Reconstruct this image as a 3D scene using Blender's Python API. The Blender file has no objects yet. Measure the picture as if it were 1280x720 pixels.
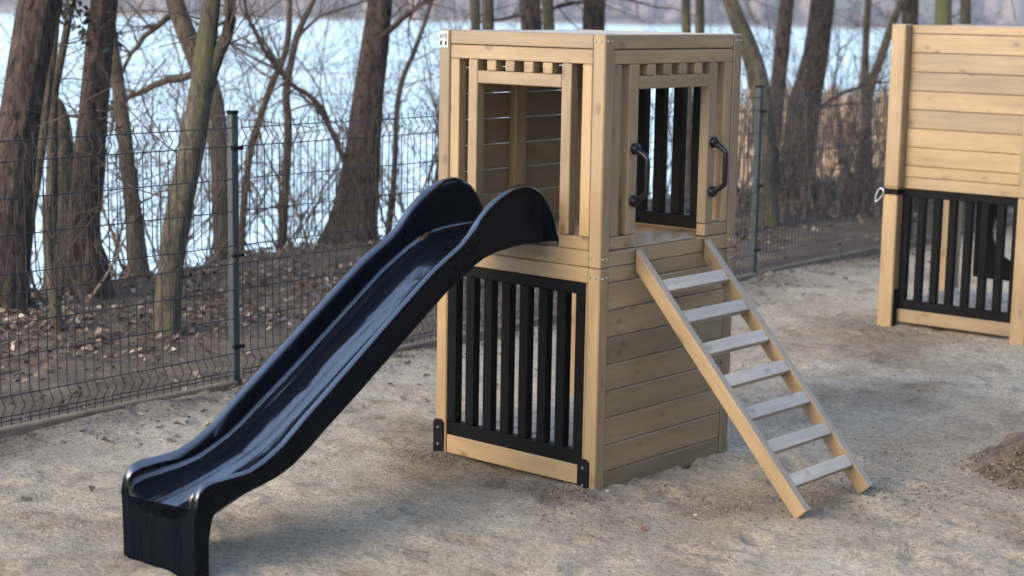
import bpy, bmesh, math, random
import numpy as np
from mathutils import Vector, Matrix, Quaternion

S = bpy.context.scene
COL = S.collection
R = math.radians

# ------------------------------------------------------------------ camera
cam_d = bpy.data.cameras.new("camera")
cam = bpy.data.objects.new("camera", cam_d)
COL.objects.link(cam)
Rx = Vector((0.99985506, 0.00273778, 0.01680358))
Ux = Vector((-0.01702515, 0.16078441, 0.9868427))
Fx = Vector((0.0, 0.98698575, -0.16080772))
m = Matrix((Rx, Ux, -Fx)).transposed().to_4x4()
m.translation = (0, 0, 1.9048)
cam.matrix_world = m
cam_d.sensor_width = 36
cam_d.lens = 61.1
cam_d.clip_start = 0.05
cam_d.clip_end = 8000
cam_d.dof.use_dof = True
cam_d.dof.focus_distance = 7.2
cam_d.dof.aperture_fstop = 2.5
S.camera = cam

# ------------------------------------------------------------------ sky, sun, exposure
SUN_AZ, SUN_EL = R(232), R(26)          # azimuth clockwise from +Y
w = bpy.data.worlds.new("World")
S.world = w
w.use_nodes = True
nt = w.node_tree
bg = nt.nodes["Background"]
sky = nt.nodes.new("ShaderNodeTexSky")
sky.sky_type = 'NISHITA'
sky.sun_disc = False
sky.sun_elevation = SUN_EL
sky.sun_rotation = SUN_AZ
sky.air_density = 1.0
sky.dust_density = 1.9
sky.ozone_density = 1.0
nt.links.new(sky.outputs[0], bg.inputs[0])
bg.inputs[1].default_value = 0.15
sun_d = bpy.data.lights.new("sun", 'SUN')
sun_d.energy = 0.5
sun_d.angle = R(24)
sun_d.color = (1.0, 0.82, 0.60)
sun = bpy.data.objects.new("sun", sun_d)
COL.objects.link(sun)
sdir = Vector((math.sin(SUN_AZ) * math.cos(SUN_EL), math.cos(SUN_AZ) * math.cos(SUN_EL), math.sin(SUN_EL)))
sun.rotation_euler = sdir.to_track_quat('Z', 'Y').to_euler()
sun.location = sdir * 40
S.view_settings.view_transform = 'Standard'
S.view_settings.look = 'None'
S.view_settings.exposure = 1.9
S.view_settings.gamma = 1.0
S.cycles.volume_step_rate = 4
S.cycles.max_bounces = 8

rng = random.Random(11)
npr = np.random.RandomState(5)

# ------------------------------------------------------------------ materials
def mat(name):
    mt = bpy.data.materials.new(name)
    mt.use_nodes = True
    n = mt.node_tree
    return mt, n, n.nodes["Principled BSDF"]

def N(n, typ, **kw):
    nd = n.nodes.new(typ)
    for k, v in kw.items():
        if k.startswith('i_'):
            nd.inputs[k[2:].replace('_', ' ')].default_value = v
        else:
            setattr(nd, k, v)
    return nd

def ramp(n, stops, src):
    r = n.nodes.new("ShaderNodeValToRGB")
    el = r.color_ramp.elements
    while len(el) < len(stops):
        el.new(0.5)
    for e, (p, c) in zip(el, stops):
        e.position = p
        e.color = (*c, 1) if len(c) == 3 else c
    n.links.new(src, r.inputs[0])
    return r

def mapped(n, scale, rand=False, coord='Object'):
    tc = n.nodes.new("ShaderNodeTexCoord")
    mp = n.nodes.new("ShaderNodeMapping")
    mp.inputs['Scale'].default_value = scale
    n.links.new(tc.outputs[coord], mp.inputs[0])
    if rand:
        oi = n.nodes.new("ShaderNodeObjectInfo")
        ml = n.nodes.new("ShaderNodeMath"); ml.operation = 'MULTIPLY'
        ml.inputs[1].default_value = 37.0
        n.links.new(oi.outputs['Random'], ml.inputs[0])
        n.links.new(ml.outputs[0], mp.inputs['Location'])
    return mp

def noise(n, vec, scale, detail=4, rough=0.55, dist=0.0):
    t = n.nodes.new("ShaderNodeTexNoise")
    t.inputs['Scale'].default_value = scale
    t.inputs['Detail'].default_value = detail
    t.inputs['Roughness'].default_value = rough
    t.inputs['Distortion'].default_value = dist
    n.links.new(vec.outputs[0], t.inputs['Vector'])
    return t

def mix(n, fac, a, b, blend='MIX'):
    x = n.nodes.new("ShaderNodeMix"); x.data_type = 'RGBA'; x.blend_type = blend
    for sock, val in ((x.inputs[0], fac), (x.inputs[6], a), (x.inputs[7], b)):
        if isinstance(val, (int, float)):
            sock.default_value = val
        elif isinstance(val, tuple):
            sock.default_value = (*val, 1)
        else:
            n.links.new(val, sock)
    return x.outputs[2]

def bump(n, b, h, strength, dist):
    bp = n.nodes.new("ShaderNodeBump")
    bp.inputs['Strength'].default_value = strength
    bp.inputs['Distance'].default_value = dist
    n.links.new(h, bp.inputs['Height'])
    n.links.new(bp.outputs[0], b.inputs['Normal'])

def wood_mat(name, light, dark, knot, rough=0.5):
    mt, n, b = mat(name)
    mp = mapped(n, (1.6, 26, 26), True)
    g = noise(n, mp, 1.6, 5, 0.6, 0.35)
    fine = noise(n, mp, 7.0, 3, 0.6)
    c = ramp(n, [(0.30, dark), (0.52, light), (0.75, tuple(v * 1.12 for v in light))], g.outputs[0]).outputs[0]
    mp2 = mapped(n, (5.5, 10.0, 10.0), True)
    vo = n.nodes.new("ShaderNodeTexVoronoi")
    vo.inputs['Scale'].default_value = 1.1
    n.links.new(mp2.outputs[0], vo.inputs['Vector'])
    kr = ramp(n, [(0.0, (0.5, 0.5, 0.5)), (0.07, (0.85, 0.85, 0.85)), (0.12, (0.45, 0.45, 0.45)), (0.2, (0, 0, 0))], vo.outputs['Distance'])
    c = mix(n, kr.outputs[0], c, knot)
    # per board tone, slow blotches of stain
    oi = n.nodes.new("ShaderNodeObjectInfo")
    tone = ramp(n, [(0.0, (0.72, 0.74, 0.78)), (0.5, (0.95, 0.95, 0.95)), (1.0, (1.12, 1.09, 1.03))], oi.outputs['Random'])
    c = mix(n, 1.0, c, tone.outputs[0], 'MULTIPLY')
    mp3 = mapped(n, (1.2, 5, 5), True)
    bl = noise(n, mp3, 2.2, 4, 0.6)
    blr = ramp(n, [(0.3, (0.80, 0.79, 0.78)), (0.65, (1.07, 1.07, 1.06))], bl.outputs[0])
    c = mix(n, 1.0, c, blr.outputs[0], 'MULTIPLY')
    n.links.new(c, b.inputs['Base Color'])
    b.inputs['Roughness'].default_value = rough
    b.inputs['Specular IOR Level'].default_value = 0.6
    b.inputs['Coat Weight'].default_value = 0.35
    b.inputs['Coat Roughness'].default_value = 0.35
    bump(n, b, fine.outputs[0], 0.25, 0.002)
    return mt

WOOD = wood_mat('stained_pine', (0.276, 0.194, 0.103), (0.236, 0.161, 0.082), (0.13, 0.075, 0.04), 0.42)
WOOD_SKYLIT = wood_mat('skylit_pine', (0.36, 0.30, 0.23), (0.30, 0.245, 0.18), (0.17, 0.12, 0.08), 0.42)  # pine made paler: sky light on rungs and roof put into the colour
WOOD_GREY = wood_mat('grey_pine', (0.33, 0.29, 0.235), (0.22, 0.19, 0.15), (0.12, 0.09, 0.06), 0.6)

def plain(name, col, rough, metal=0.0, var=0.15, vscale=9.0, bstr=0.0, coat=0.0):
    mt, n, b = mat(name)
    mp = mapped(n, (1, 1, 1), True)
    g = noise(n, mp, vscale, 5, 0.6)
    lo = tuple(v * (1 - var) for v in col); hi = tuple(v * (1 + var) for v in col)
    c = ramp(n, [(0.3, lo), (0.7, hi)], g.outputs[0])
    n.links.new(c.outputs[0], b.inputs['Base Color'])
    rr = n.nodes.new("ShaderNodeMapRange")
    rr.inputs['To Min'].default_value = rough * 0.8; rr.inputs['To Max'].default_value = min(1, rough * 1.25)
    n.links.new(g.outputs[0], rr.inputs[0])
    n.links.new(rr.outputs[0], b.inputs['Roughness'])
    b.inputs['Metallic'].default_value = metal
    if coat: b.inputs['Coat Weight'].default_value = coat
    if bstr:
        g2 = noise(n, mp, vscale * 6, 3)
        bump(n, b, g2.outputs[0], bstr, 0.004)
    return mt

BLACKP = plain('black_plastic_board', (0.0032, 0.0033, 0.0038), 0.5, var=0.3, vscale=6)
BLACKP.node_tree.nodes['Principled BSDF'].inputs['Specular IOR Level'].default_value = 0.09
IRON = plain('black_coated_iron', (0.007, 0.007, 0.007), 0.5, var=0.3, vscale=30)
IRON.node_tree.nodes['Principled BSDF'].inputs['Specular IOR Level'].default_value = 0.06
BOLT = plain('zinc_bolt', (0.36, 0.35, 0.33), 0.5, metal=1.0)
STEEL = plain('bright_steel', (0.75, 0.78, 0.82), 0.25, metal=1.0)
HANDLE = plain('black_handle_plastic', (0.006, 0.006, 0.007), 0.3, var=0.2)
POSTM = plain('anthracite_post', (0.032, 0.046, 0.054), 0.5, var=0.15)
WIREM = plain('anthracite_wire', (0.016, 0.02, 0.023), 0.5, var=0.1)
CONC = plain('mossy_concrete', (0.15, 0.118, 0.083), 0.9, var=0.35, vscale=7, bstr=0.6)
HANDLE.node_tree.nodes['Principled BSDF'].inputs['Specular IOR Level'].default_value = 0.3
PLATE = plain('white_plate', (0.55, 0.55, 0.55), 0.5, var=0.04)
INK = plain('black_print', (0.02, 0.02, 0.02), 0.5, var=0.05)

# glossy slide plastic: dark navy black, streaky roughness, sky-reflection streaks painted into the coat
SLIDE, n, b = mat('slide_plastic')
mp = mapped(n, (22, 1.5, 1.5))
g = noise(n, mp, 1.6, 6, 0.7, 0.8)
c = ramp(n, [(0.3, (0.0012, 0.0022, 0.0042)), (0.7, (0.0020, 0.0038, 0.0078))], g.outputs[0])
n.links.new(c.outputs[0], b.inputs['Base Color'])
r_ = ramp(n, [(0.40, (0.22, 0.22, 0.22)), (0.60, (0.45, 0.45, 0.45))], g.outputs[0])
n.links.new(r_.outputs[0], b.inputs['Roughness'])
b.inputs['Specular IOR Level'].default_value = 0.05
b.inputs['Coat Roughness'].default_value = 0.07
b.inputs['Coat IOR'].default_value = 2.6
# coat mask paints sky reflections in: streaks on the bed, lines on rims
ms = mapped(n, (9, 1.1, 1.1)); st_ = noise(n, ms, 1.35, 7, 0.68, 1.1)
tcx = n.nodes.new("ShaderNodeTexCoord"); sxx = n.nodes.new("ShaderNodeSeparateXYZ")
n.links.new(tcx.outputs['Object'], sxx.inputs[0])
mrx = n.nodes.new("ShaderNodeMapRange")
mrx.inputs['From Min'].default_value = -0.2; mrx.inputs['From Max'].default_value = 0.2
n.links.new(sxx.outputs['X'], mrx.inputs[0])
G_ = lambda v_: (v_, v_, v_)
band = ramp(n, [(0.0, G_(1)), (0.09, G_(1)), (0.13, G_(0)), (0.30, G_(0.02)), (0.40, G_(0.30)), (0.52, G_(0.22)), (0.64, G_(0.0)), (0.76, G_(0.04)), (0.82, G_(0.28)), (0.88, G_(0.05)), (0.91, G_(1)), (1.0, G_(1))], mrx.outputs[0])
ad = n.nodes.new("ShaderNodeMath"); ad.operation = 'ADD'
n.links.new(st_.outputs[0], ad.inputs[0]); n.links.new(band.outputs[0], ad.inputs[1])
sr = ramp(n, [(0.615, G_(0.012)), (0.66, G_(0.45)), (0.71, G_(0.85)), (0.88, G_(1))], ad.outputs[0])
ge = n.nodes.new("ShaderNodeNewGeometry"); sx = n.nodes.new("ShaderNodeSeparateXYZ")
n.links.new(ge.outputs['Normal'], sx.inputs[0])
up_ = ramp(n, [(0.30, G_(0.02)), (0.62, G_(1))], sx.outputs['Z'])
mu = n.nodes.new("ShaderNodeMath"); mu.operation = 'MULTIPLY'
n.links.new(sr.outputs[0], mu.inputs[0]); n.links.new(up_.outputs[0], mu.inputs[1])
n.links.new(mu.outputs[0], b.inputs['Coat Weight'])
g2 = noise(n, mapped(n, (9, 1.6, 2)), 1.6, 3, 0.5)
bump(n, b, g2.outputs[0], 0.06, 0.006)

def sand_material():
    mt, n, b = mat('sand')
    mp = mapped(n, (1, 1, 1))
    big = noise(n, mp, 0.75, 6, 0.62, 0.4)
    mid = noise(n, mp, 5.0, 6, 0.65, 0.2)
    fin = noise(n, mp, 70.0, 5, 0.75)
    grit = noise(n, mp, 320.0, 2, 0.8)
    c = ramp(n, [(0.34, (0.27, 0.222, 0.165)), (0.46, (0.40, 0.345, 0.268)), (0.62, (0.48, 0.425, 0.34))], big.outputs[0]).outputs[0]
    md = ramp(n, [(0.33, (0.50, 0.47, 0.42)), (0.46, (0.93, 0.92, 0.90)), (0.7, (1.12, 1.12, 1.12))], mid.outputs[0])
    c = mix(n, 0.75, c, md.outputs[0], 'MULTIPLY')
    fr = ramp(n, [(0.36, (0.66, 0.64, 0.61)), (0.47, (0.97, 0.97, 0.96)), (0.64, (1.18, 1.17, 1.16))], fin.outputs[0])
    c = mix(n, 0.9, c, fr.outputs[0], 'MULTIPLY')
    gr = ramp(n, [(0.3, (0.65, 0.63, 0.6)), (0.5, (1, 1, 1)), (0.7, (1.35, 1.33, 1.3))], grit.outputs[0])
    c = mix(n, 0.7, c, gr.outputs[0], 'MULTIPLY')
    sp2 = noise(n, mp, 42.0, 3, 0.6)
    sr2 = ramp(n, [(0.36, (0.70, 0.68, 0.65)), (0.46, (0.98, 0.98, 0.97)), (0.62, (1.10, 1.10, 1.09))], sp2.outputs[0])
    c = mix(n, 0.85, c, sr2.outputs[0], 'MULTIPLY')
    # churned damp soil round posts and edging, and the slide's painted shade, per vertex
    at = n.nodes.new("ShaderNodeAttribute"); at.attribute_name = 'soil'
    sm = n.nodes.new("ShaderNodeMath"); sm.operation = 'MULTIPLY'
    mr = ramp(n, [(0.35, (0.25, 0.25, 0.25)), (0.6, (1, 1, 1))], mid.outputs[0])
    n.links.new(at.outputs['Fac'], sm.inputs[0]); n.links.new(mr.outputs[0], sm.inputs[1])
    soil = ramp(n, [(0.35, (0.075, 0.058, 0.044)), (0.65, (0.22, 0.18, 0.138))], fin.outputs[0])  # colour of the soil and of the slide's painted shade
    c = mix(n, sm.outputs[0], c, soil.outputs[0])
    n.links.new(c, b.inputs['Base Color'])
    b.inputs['Roughness'].default_value = 0.95
    b.inputs['Specular IOR Level'].default_value = 0.2
    add = n.nodes.new("ShaderNodeMath"); add.operation = 'ADD'
    n.links.new(fin.outputs[0], add.inputs[0]); n.links.new(sp2.outputs[0], add.inputs[1])
    bump(n, b, add.outputs[0], 0.85, 0.020)
    return mt
SAND = sand_material()

def soil_material():
    mt, n, b = mat('bank_soil')
    mp = mapped(n, (1, 1, 1))
    a = noise(n, mp, 3.0, 6, 0.65)
    f = noise(n, mp, 40.0, 5, 0.7)
    c = ramp(n, [(0.3, (0.05, 0.036, 0.026)), (0.55, (0.115, 0.085, 0.061)), (0.75, (0.20, 0.155, 0.115))], a.outputs[0]).outputs[0]
    fr = ramp(n, [(0.3, (0.5, 0.5, 0.5)), (0.7, (1.4, 1.35, 1.3))], f.outputs[0])
    c = mix(n, 0.9, c, fr.outputs[0], 'MULTIPLY')
    n.links.new(c, b.inputs['Base Color'])
    b.inputs['Roughness'].default_value = 0.95
    bump(n, b, f.outputs[0], 0.9, 0.03)
    return mt
SOIL = soil_material()

def tint_mat(name, stops, rough=0.8, trans=0.0):
    mt, n, b = mat(name)
    at = n.nodes.new("ShaderNodeAttribute"); at.attribute_name = 'tint'
    c = ramp(n, stops, at.outputs['Fac'])
    n.links.new(c.outputs[0], b.inputs['Base Color'])
    b.inputs['Roughness'].default_value = rough
    return mt
LEAFM = tint_mat('dead_leaves', [(0.0, (0.045, 0.029, 0.02)), (0.4, (0.115, 0.071, 0.045)), (0.75, (0.18, 0.122, 0.08)), (0.93, (0.27, 0.205, 0.15)), (1.0, (0.40, 0.34, 0.28))], 0.75)
GRITM = tint_mat('grit', [(0.0, (0.13, 0.10, 0.07)), (0.5, (0.28, 0.235, 0.18)), (1.0, (0.42, 0.37, 0.30))], 0.9)
CLODM = tint_mat('soil_clods', [(0.0, (0.08, 0.06, 0.042)), (0.6, (0.15, 0.115, 0.083)), (1.0, (0.22, 0.178, 0.135))], 0.95)
IVYM = tint_mat('evergreen_leaves', [(0.0, (0.012, 0.02, 0.01)), (1.0, (0.03, 0.045, 0.02))], 0.4)
REEDM = tint_mat('dry_reeds', [(0.0, (0.26, 0.17, 0.095)), (0.6, (0.46, 0.32, 0.20)), (1.0, (0.60, 0.46, 0.32))], 0.8)
WOODSM = tint_mat('winter_woods', [(0.0, (0.085, 0.065, 0.075)), (0.5, (0.15, 0.115, 0.125)), (0.85, (0.19, 0.14, 0.13)), (1.0, (0.06, 0.075, 0.06))], 0.95)

def bark_mat(name, base, dark, moss=0.0, furrow=1.0, moss_base=0.0):
    mt, n, b = mat(name)
    mp = mapped(n, (1, 1, 0.30))
    f = noise(n, mp, 30.0, 6, 0.7, 0.9)
    mp2 = mapped(n, (1, 1, 0.5))
    s = noise(n, mp2, 6.0, 4, 0.6)
    c = ramp(n, [(0.38, dark), (0.56, base), (0.72, tuple(v * 1.4 for v in base))], f.outputs[0]).outputs[0]
    sp = ramp(n, [(0.35, (0.72, 0.72, 0.74)), (0.65, (1.15, 1.12, 1.08))], s.outputs[0])
    c = mix(n, 1.0, c, sp.outputs[0], 'MULTIPLY')
    if moss:
        s2 = noise(n, mp2, 4.0, 5, 0.7)
        k = ramp(n, [(0.62 - moss * 0.3, (0, 0, 0)), (0.78 - moss * 0.3, (1, 1, 1))], s2.outputs[0])
        c = mix(n, k.outputs[0], c, (0.095, 0.093, 0.048))
    n.links.new(c, b.inputs['Base Color'])
    b.inputs['Roughness'].default_value = 0.92
    b.inputs['Specular IOR Level'].default_value = 0.2
    bump(n, b, f.outputs[0], 1.0, 0.035 * furrow)
    return mt
BARK_RED = bark_mat('furrowed_bark', (0.112, 0.082, 0.068), (0.024, 0.018, 0.016), 0.1, 1.8)
BARK_GREY = bark_mat('grey_bark', (0.125, 0.102, 0.078), (0.045, 0.036, 0.028), 0.3, 1.0)
BARK_MOSS = bark_mat('mossy_bark', (0.125, 0.108, 0.08), (0.045, 0.038, 0.028), 0.42, 1.0)
TWIGM = bark_mat('twig_bark', (0.115, 0.085, 0.07), (0.06, 0.045, 0.04), 0.0, 0.3)
BRUSHM = bark_mat('brush_bark', (0.21, 0.165, 0.135), (0.115, 0.09, 0.075), 0.0, 0.3)

def water_material():
    mt, n, b = mat('lake_water')
    tc = n.nodes.new("ShaderNodeTexCoord")
    mp = n.nodes.new("ShaderNodeMapping")
    mp.inputs['Rotation'].default_value = (0, 0, R(-12))
    mp.inputs['Scale'].default_value = (0.55, 1.6, 1)
    n.links.new(tc.outputs['Object'], mp.inputs[0])
    w1 = noise(n, mp, 1.6, 5, 0.65, 0.5)
    mp2 = n.nodes.new("ShaderNodeMapping")
    mp2.inputs['Scale'].default_value = (0.012, 0.04, 1)
    n.links.new(tc.outputs['Object'], mp2.inputs[0])
    p = noise(n, mp2, 1.5, 4, 0.6, 0.6)
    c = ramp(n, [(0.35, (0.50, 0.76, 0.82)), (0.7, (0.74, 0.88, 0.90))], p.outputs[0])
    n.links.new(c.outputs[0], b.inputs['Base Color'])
    rr = ramp(n, [(0.35, (0.22, 0.22, 0.22)), (0.65, (0.36, 0.36, 0.36))], p.outputs[0])
    n.links.new(rr.outputs[0], b.inputs['Roughness'])
    b.inputs['IOR'].default_value = 1.33
    bump(n, b, w1.outputs[0], 0.18, 0.08)
    return mt
WATER = water_material()

# ------------------------------------------------------------------ object helpers
def tag(o, label=None, cat=None, group=None, kind=None):
    if label: o['label'] = label
    if cat: o['category'] = cat
    if group: o['group'] = group
    if kind: o['kind'] = kind
    return o

def empty(name, loc=(0, 0, 0), rz=0.0, parent=None):
    o = bpy.data.objects.new(name, None)
    o.empty_display_size = 0.1
    COL.objects.link(o)
    o.location = loc
    o.rotation_euler = (0, 0, rz)
    if parent: o.parent = parent
    return o

def link(name, me, parent=None, loc=(0, 0, 0), rot=(0, 0, 0)):
    o = bpy.data.objects.new(name, me)
    COL.objects.link(o)
    o.location = loc
    o.rotation_euler = rot
    if parent: o.parent = parent
    return o

def mesh_np(name, verts, faces, m, smooth=False, tint=None, attr='tint'):
    me = bpy.data.meshes.new(name)
    v = np.asarray(verts, dtype=np.float32).reshape(-1, 3)
    f = np.asarray(faces, dtype=np.int32)
    k = f.shape[1]
    me.vertices.add(len(v)); me.vertices.foreach_set('co', v.ravel())
    me.loops.add(f.size); me.loops.foreach_set('vertex_index', f.ravel())
    me.polygons.add(len(f))
    me.polygons.foreach_set('loop_start', np.arange(0, f.size, k, dtype=np.int32))
    me.update(calc_edges=True)
    if smooth:
        me.polygons.foreach_set('use_smooth', np.ones(len(f), dtype=bool))
    if tint is not None:
        a = me.attributes.new(attr, 'FLOAT', 'POINT')
        a.data.foreach_set('value', np.asarray(tint, dtype=np.float32))
    me.materials.append(m)
    me.validate()
    return me

_box = {}
def box_mesh(lx, ly, lz, m, bev=0.003):
    key = (round(lx, 4), round(ly, 4), round(lz, 4), m.name, bev)
    if key in _box: return _box[key]
    bm = bmesh.new()
    bmesh.ops.create_cube(bm, size=1)
    bmesh.ops.scale(bm, vec=(lx, ly, lz), verts=bm.verts)
    if bev:
        bmesh.ops.bevel(bm, geom=bm.edges[:], offset=min(bev, 0.3 * min(lx, ly, lz)), segments=1, affect='EDGES')
    me = bpy.data.meshes.new('board')
    bm.to_mesh(me); bm.free()
    me.materials.append(m)
    _box[key] = me
    return me

def board(name, parent, x0, x1, y0, y1, z0, z1, m, bev=0.003, jit=0.0):
    """box between the given parent-space limits, its grain along the longest side"""
    d = (x1 - x0, y1 - y0, z1 - z0)
    c = [(x0 + x1) / 2, (y0 + y1) / 2, (z0 + z1) / 2]
    ax = d.index(max(d))
    if ax == 0: me, rot = box_mesh(d[0], d[1], d[2], m, bev), (0, 0, 0)
    elif ax == 1: me, rot = box_mesh(d[1], d[0], d[2], m, bev), (0, 0, R(90))
    else: me, rot = box_mesh(d[2], d[1], d[0], m, bev), (0, R(90), 0)
    if jit:
        c = [v + rng.uniform(-jit, jit) for v in c]
    return link(name, me, parent, c, rot)

def bm_obj(name, bm, m, parent=None, loc=(0, 0, 0), rot=(0, 0, 0), smooth=False):
    me = bpy.data.meshes.new(name)
    bmesh.ops.recalc_face_normals(bm, faces=bm.faces)
    bm.to_mesh(me); bm.free()
    me.materials.append(m)
    if smooth:
        for p in me.polygons: p.use_smooth = True
    return link(name, me, parent, loc, rot)

def tube(V, F, pts, rad, sides, tint=None, cap=True, squash=None):
    """append a tapered tube along pts to the lists V, F (quads)"""
    base = len(V)
    npt = len(pts)
    up = Vector((0.31, 0.17, 0.93))
    prev = None
    for i in range(npt):
        a = pts[max(i - 1, 0)]; c = pts[min(i + 1, npt - 1)]
        t = (c - a).normalized() if (c - a).length > 1e-9 else Vector((0, 0, 1))
        if prev is None:
            x = t.cross(Vector((1, 0, 0)) if abs(t.x) < 0.8 else Vector((0, 1, 0))).normalized()
        else:
            x = (prev - t * prev.dot(t)).normalized()
        prev = x
        y = t.cross(x)
        for k in range(sides):
            an = 2 * math.pi * k / sides
            V.append(pts[i] + (x * math.cos(an) + y * math.sin(an)) * rad[i])
    for i in range(npt - 1):
        for k in range(sides):
            a = base + i * sides + k; bb = base + i * sides + (k + 1) % sides
            F.append((a, bb, bb + sides, a + sides))
    if cap:
        for st, fl in ((base, True), (base + (npt - 1) * sides, False)):
            r = list(range(st, st + sides))
            if fl: r.reverse()
            for k in range(1, sides - 2 + 1, 2):
                q = (r[0], r[k], r[k + 1], r[k + 2] if k + 2 < sides else r[0])
                if q[3] == q[0]: q = (r[0], r[k], r[k + 1], r[k + 1])
                if len(set(q)) == 4: F.append(q)
    return

def tube_mesh(name, paths, m, sides=6, smooth=True):
    V, F = [], []
    for pts, rad in paths: tube(V, F, [Vector(p) for p in pts], rad, sides)
    return mesh_np(name, [tuple(v) for v in V], F, m, smooth)

# ------------------------------------------------------------------ noise in numpy
_perm = np.random.RandomState(3).rand(256, 256)
def vnoise(x, y):
    xi = np.floor(x).astype(int); yi = np.floor(y).astype(int)
    fx = x - xi; fy = y - yi
    fx = fx * fx * (3 - 2 * fx); fy = fy * fy * (3 - 2 * fy)
    g = lambda i, j: _perm[i % 256, j % 256]
    return (g(xi, yi) * (1 - fx) + g(xi + 1, yi) * fx) * (1 - fy) + (g(xi, yi + 1) * (1 - fx) + g(xi + 1, yi + 1) * fx) * fy
def fbm(x, y, sc, octv=4, gain=0.5):
    t = 0; a = 1; tot = 0
    for i in range(octv):
        t = t + a * (vnoise(x * sc + 17.3 * i, y * sc + 5.1 * i) - 0.5); tot += a
        a *= gain; sc *= 2.03
    return t / tot

# fence line frame: s along the fence, d beyond it (towards the lake)
P0 = np.array([-1.361, 8.508]); FD = np.array([0.630, 0.7766]); FN = np.array([-0.7766, 0.630])
def fxy(s, d): return P0[0] + FD[0] * s + FN[0] * d, P0[1] + FD[1] * s + FN[1] * d
def fsd(x, y):
    return (x - P0[0]) * FD[0] + (y - P0[1]) * FD[1], (x - P0[0]) * FN[0] + (y - P0[1]) * FN[1]

O1 = np.array([0.34167, 6.70973]); YAW1 = R(-40.888)
def tower_world(X, Y, org=O1, yaw=YAW1):
    return org[0] + X * math.cos(yaw) - Y * math.sin(yaw), org[1] + X * math.sin(yaw) + Y * math.cos(yaw)

_dr = np.random.RandomState(21)
DENTS = []
for i in range(230):
    yd = _dr.uniform(4.9, 12.5); xd = _dr.uniform(-0.31, 0.31) * yd
    DENTS.append((xd, yd, _dr.uniform(0, 3.14), _dr.uniform(0.05, 0.11), _dr.uniform(0.030, 0.05), _dr.uniform(0.010, 0.024)))
def dents(x, y):
    h = np.zeros_like(x)
    for xd, yd, a, l, w_, dp in DENTS:
        msk = (np.abs(x - xd) < 0.36) & (np.abs(y - yd) < 0.36)
        if not msk.any(): continue
        dx, dy = x[msk] - xd, y[msk] - yd
        u_, v_ = dx * math.cos(a) + dy * math.sin(a), -dx * math.sin(a) + dy * math.cos(a)
        q = (u_ / l) ** 2 + (v_ / w_) ** 2
        h[msk] += dp * (-np.exp(-q) + 0.55 * np.exp(-(np.sqrt(q) - 1.5) ** 2 / 0.15))
    return h
def sand_h(x, y):
    s, d = fsd(x, y)
    h = 0.035 * fbm(x, y, 0.8, 3) + 0.035 * fbm(x, y, 3.2, 4, 0.6) + 0.024 * fbm(x, y, 11, 3, 0.65)
    h = h * 0.9 - 0.012
    fade = np.clip(1 - (np.hypot(x, y - 8) - 12) / 20, 0, 1)
    # little heaps against the posts and along the edging
    for X, Y, r, a in ((-0.84, -0.1, .12, .02), (-0.06, -0.14, .16, .022), (-0.45, -0.06, .2, -.012), (-0.02, 0.25, .12, .006), (0.75, 0.2, .16, .02), (0.8, 0.72, .15, .02), (-0.45, -1.9, .25, .02)):
        px, py = tower_world(X, Y)
        h = h + a * np.exp(-((x - px) ** 2 + (y - py) ** 2) / (2 * r * r))
    h = h + 0.04 * np.exp(-((d + 0.10) / 0.16) ** 2) * np.clip(0.5 + 2.8 * fbm(x, y, 1.6, 3), -0.2, 1.6)
    return (h + dents(x, y)) * fade

def bank_h(s, d):
    prof_d = np.array([-1, 0.0, 1.2, 2.4, 3.1, 3.7, 5.0, 9.0, 12.0, 400])
    prof_z = np.array([0.0, 0.0, 0.03, 0.08, 0.06, -0.25, -1.2, -4.1, -5.2, -5.5])
    h = np.interp(d, prof_d, prof_z)
    x, y = fxy(s, d)
    k = np.clip(d / 1.0, 0, 1)
    return h + k * (0.16 * fbm(x, y, 0.7, 3) + 0.05 * fbm(x, y, 3.5, 3)) - 0.02

def ground_z(x, y):
    s, d = fsd(np.array([x]), np.array([y]))
    return float(bank_h(s, d)[0]) if d[0] > 0.0 else float(sand_h(np.array([x]), np.array([y]))[0])

def axis_lines(lo, hi, f0, f1, step, grow=1.35):
    a = list(np.arange(f0, f1 + 1e-6, step))
    st = step; p = f1
    while p < hi:
        st *= grow; p = min(p + st, hi); a.append(p)
    st = step; p = f0
    while p > lo:
        st *= grow; p = max(p - st, lo); a.insert(0, p)
    return np.array(a)

def grid_faces(ns, nd):
    i = np.arange(ns - 1)[:, None] * nd + np.arange(nd - 1)[None, :]
    return np.stack([i, i + nd, i + nd + 1, i + 1], -1).reshape(-1, 4)

# ------------------------------------------------------------------ ground, bank, lake, far shore
sl = axis_lines(-400, 400, -3.2, 8.4, 0.024)
dl = axis_lines(-400, 0.03, -6.4, 0.03, 0.024)
Sg, Dg = np.meshgrid(sl, dl, indexing='ij')
X, Y = fxy(Sg, Dg)
Z = sand_h(X, Y)
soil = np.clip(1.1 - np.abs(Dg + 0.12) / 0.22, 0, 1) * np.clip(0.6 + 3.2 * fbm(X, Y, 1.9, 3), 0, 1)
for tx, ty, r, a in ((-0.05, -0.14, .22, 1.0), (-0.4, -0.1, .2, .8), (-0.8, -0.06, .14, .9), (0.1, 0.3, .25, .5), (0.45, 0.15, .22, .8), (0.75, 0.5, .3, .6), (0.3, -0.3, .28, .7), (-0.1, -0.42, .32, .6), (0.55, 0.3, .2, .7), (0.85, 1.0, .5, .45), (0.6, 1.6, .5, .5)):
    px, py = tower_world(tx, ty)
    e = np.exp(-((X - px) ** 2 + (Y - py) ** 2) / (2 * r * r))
    soil = np.maximum(soil, a * e * np.clip(1.0 + 2.8 * fbm(X, Y, 4.2, 3), 0, 1))
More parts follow.
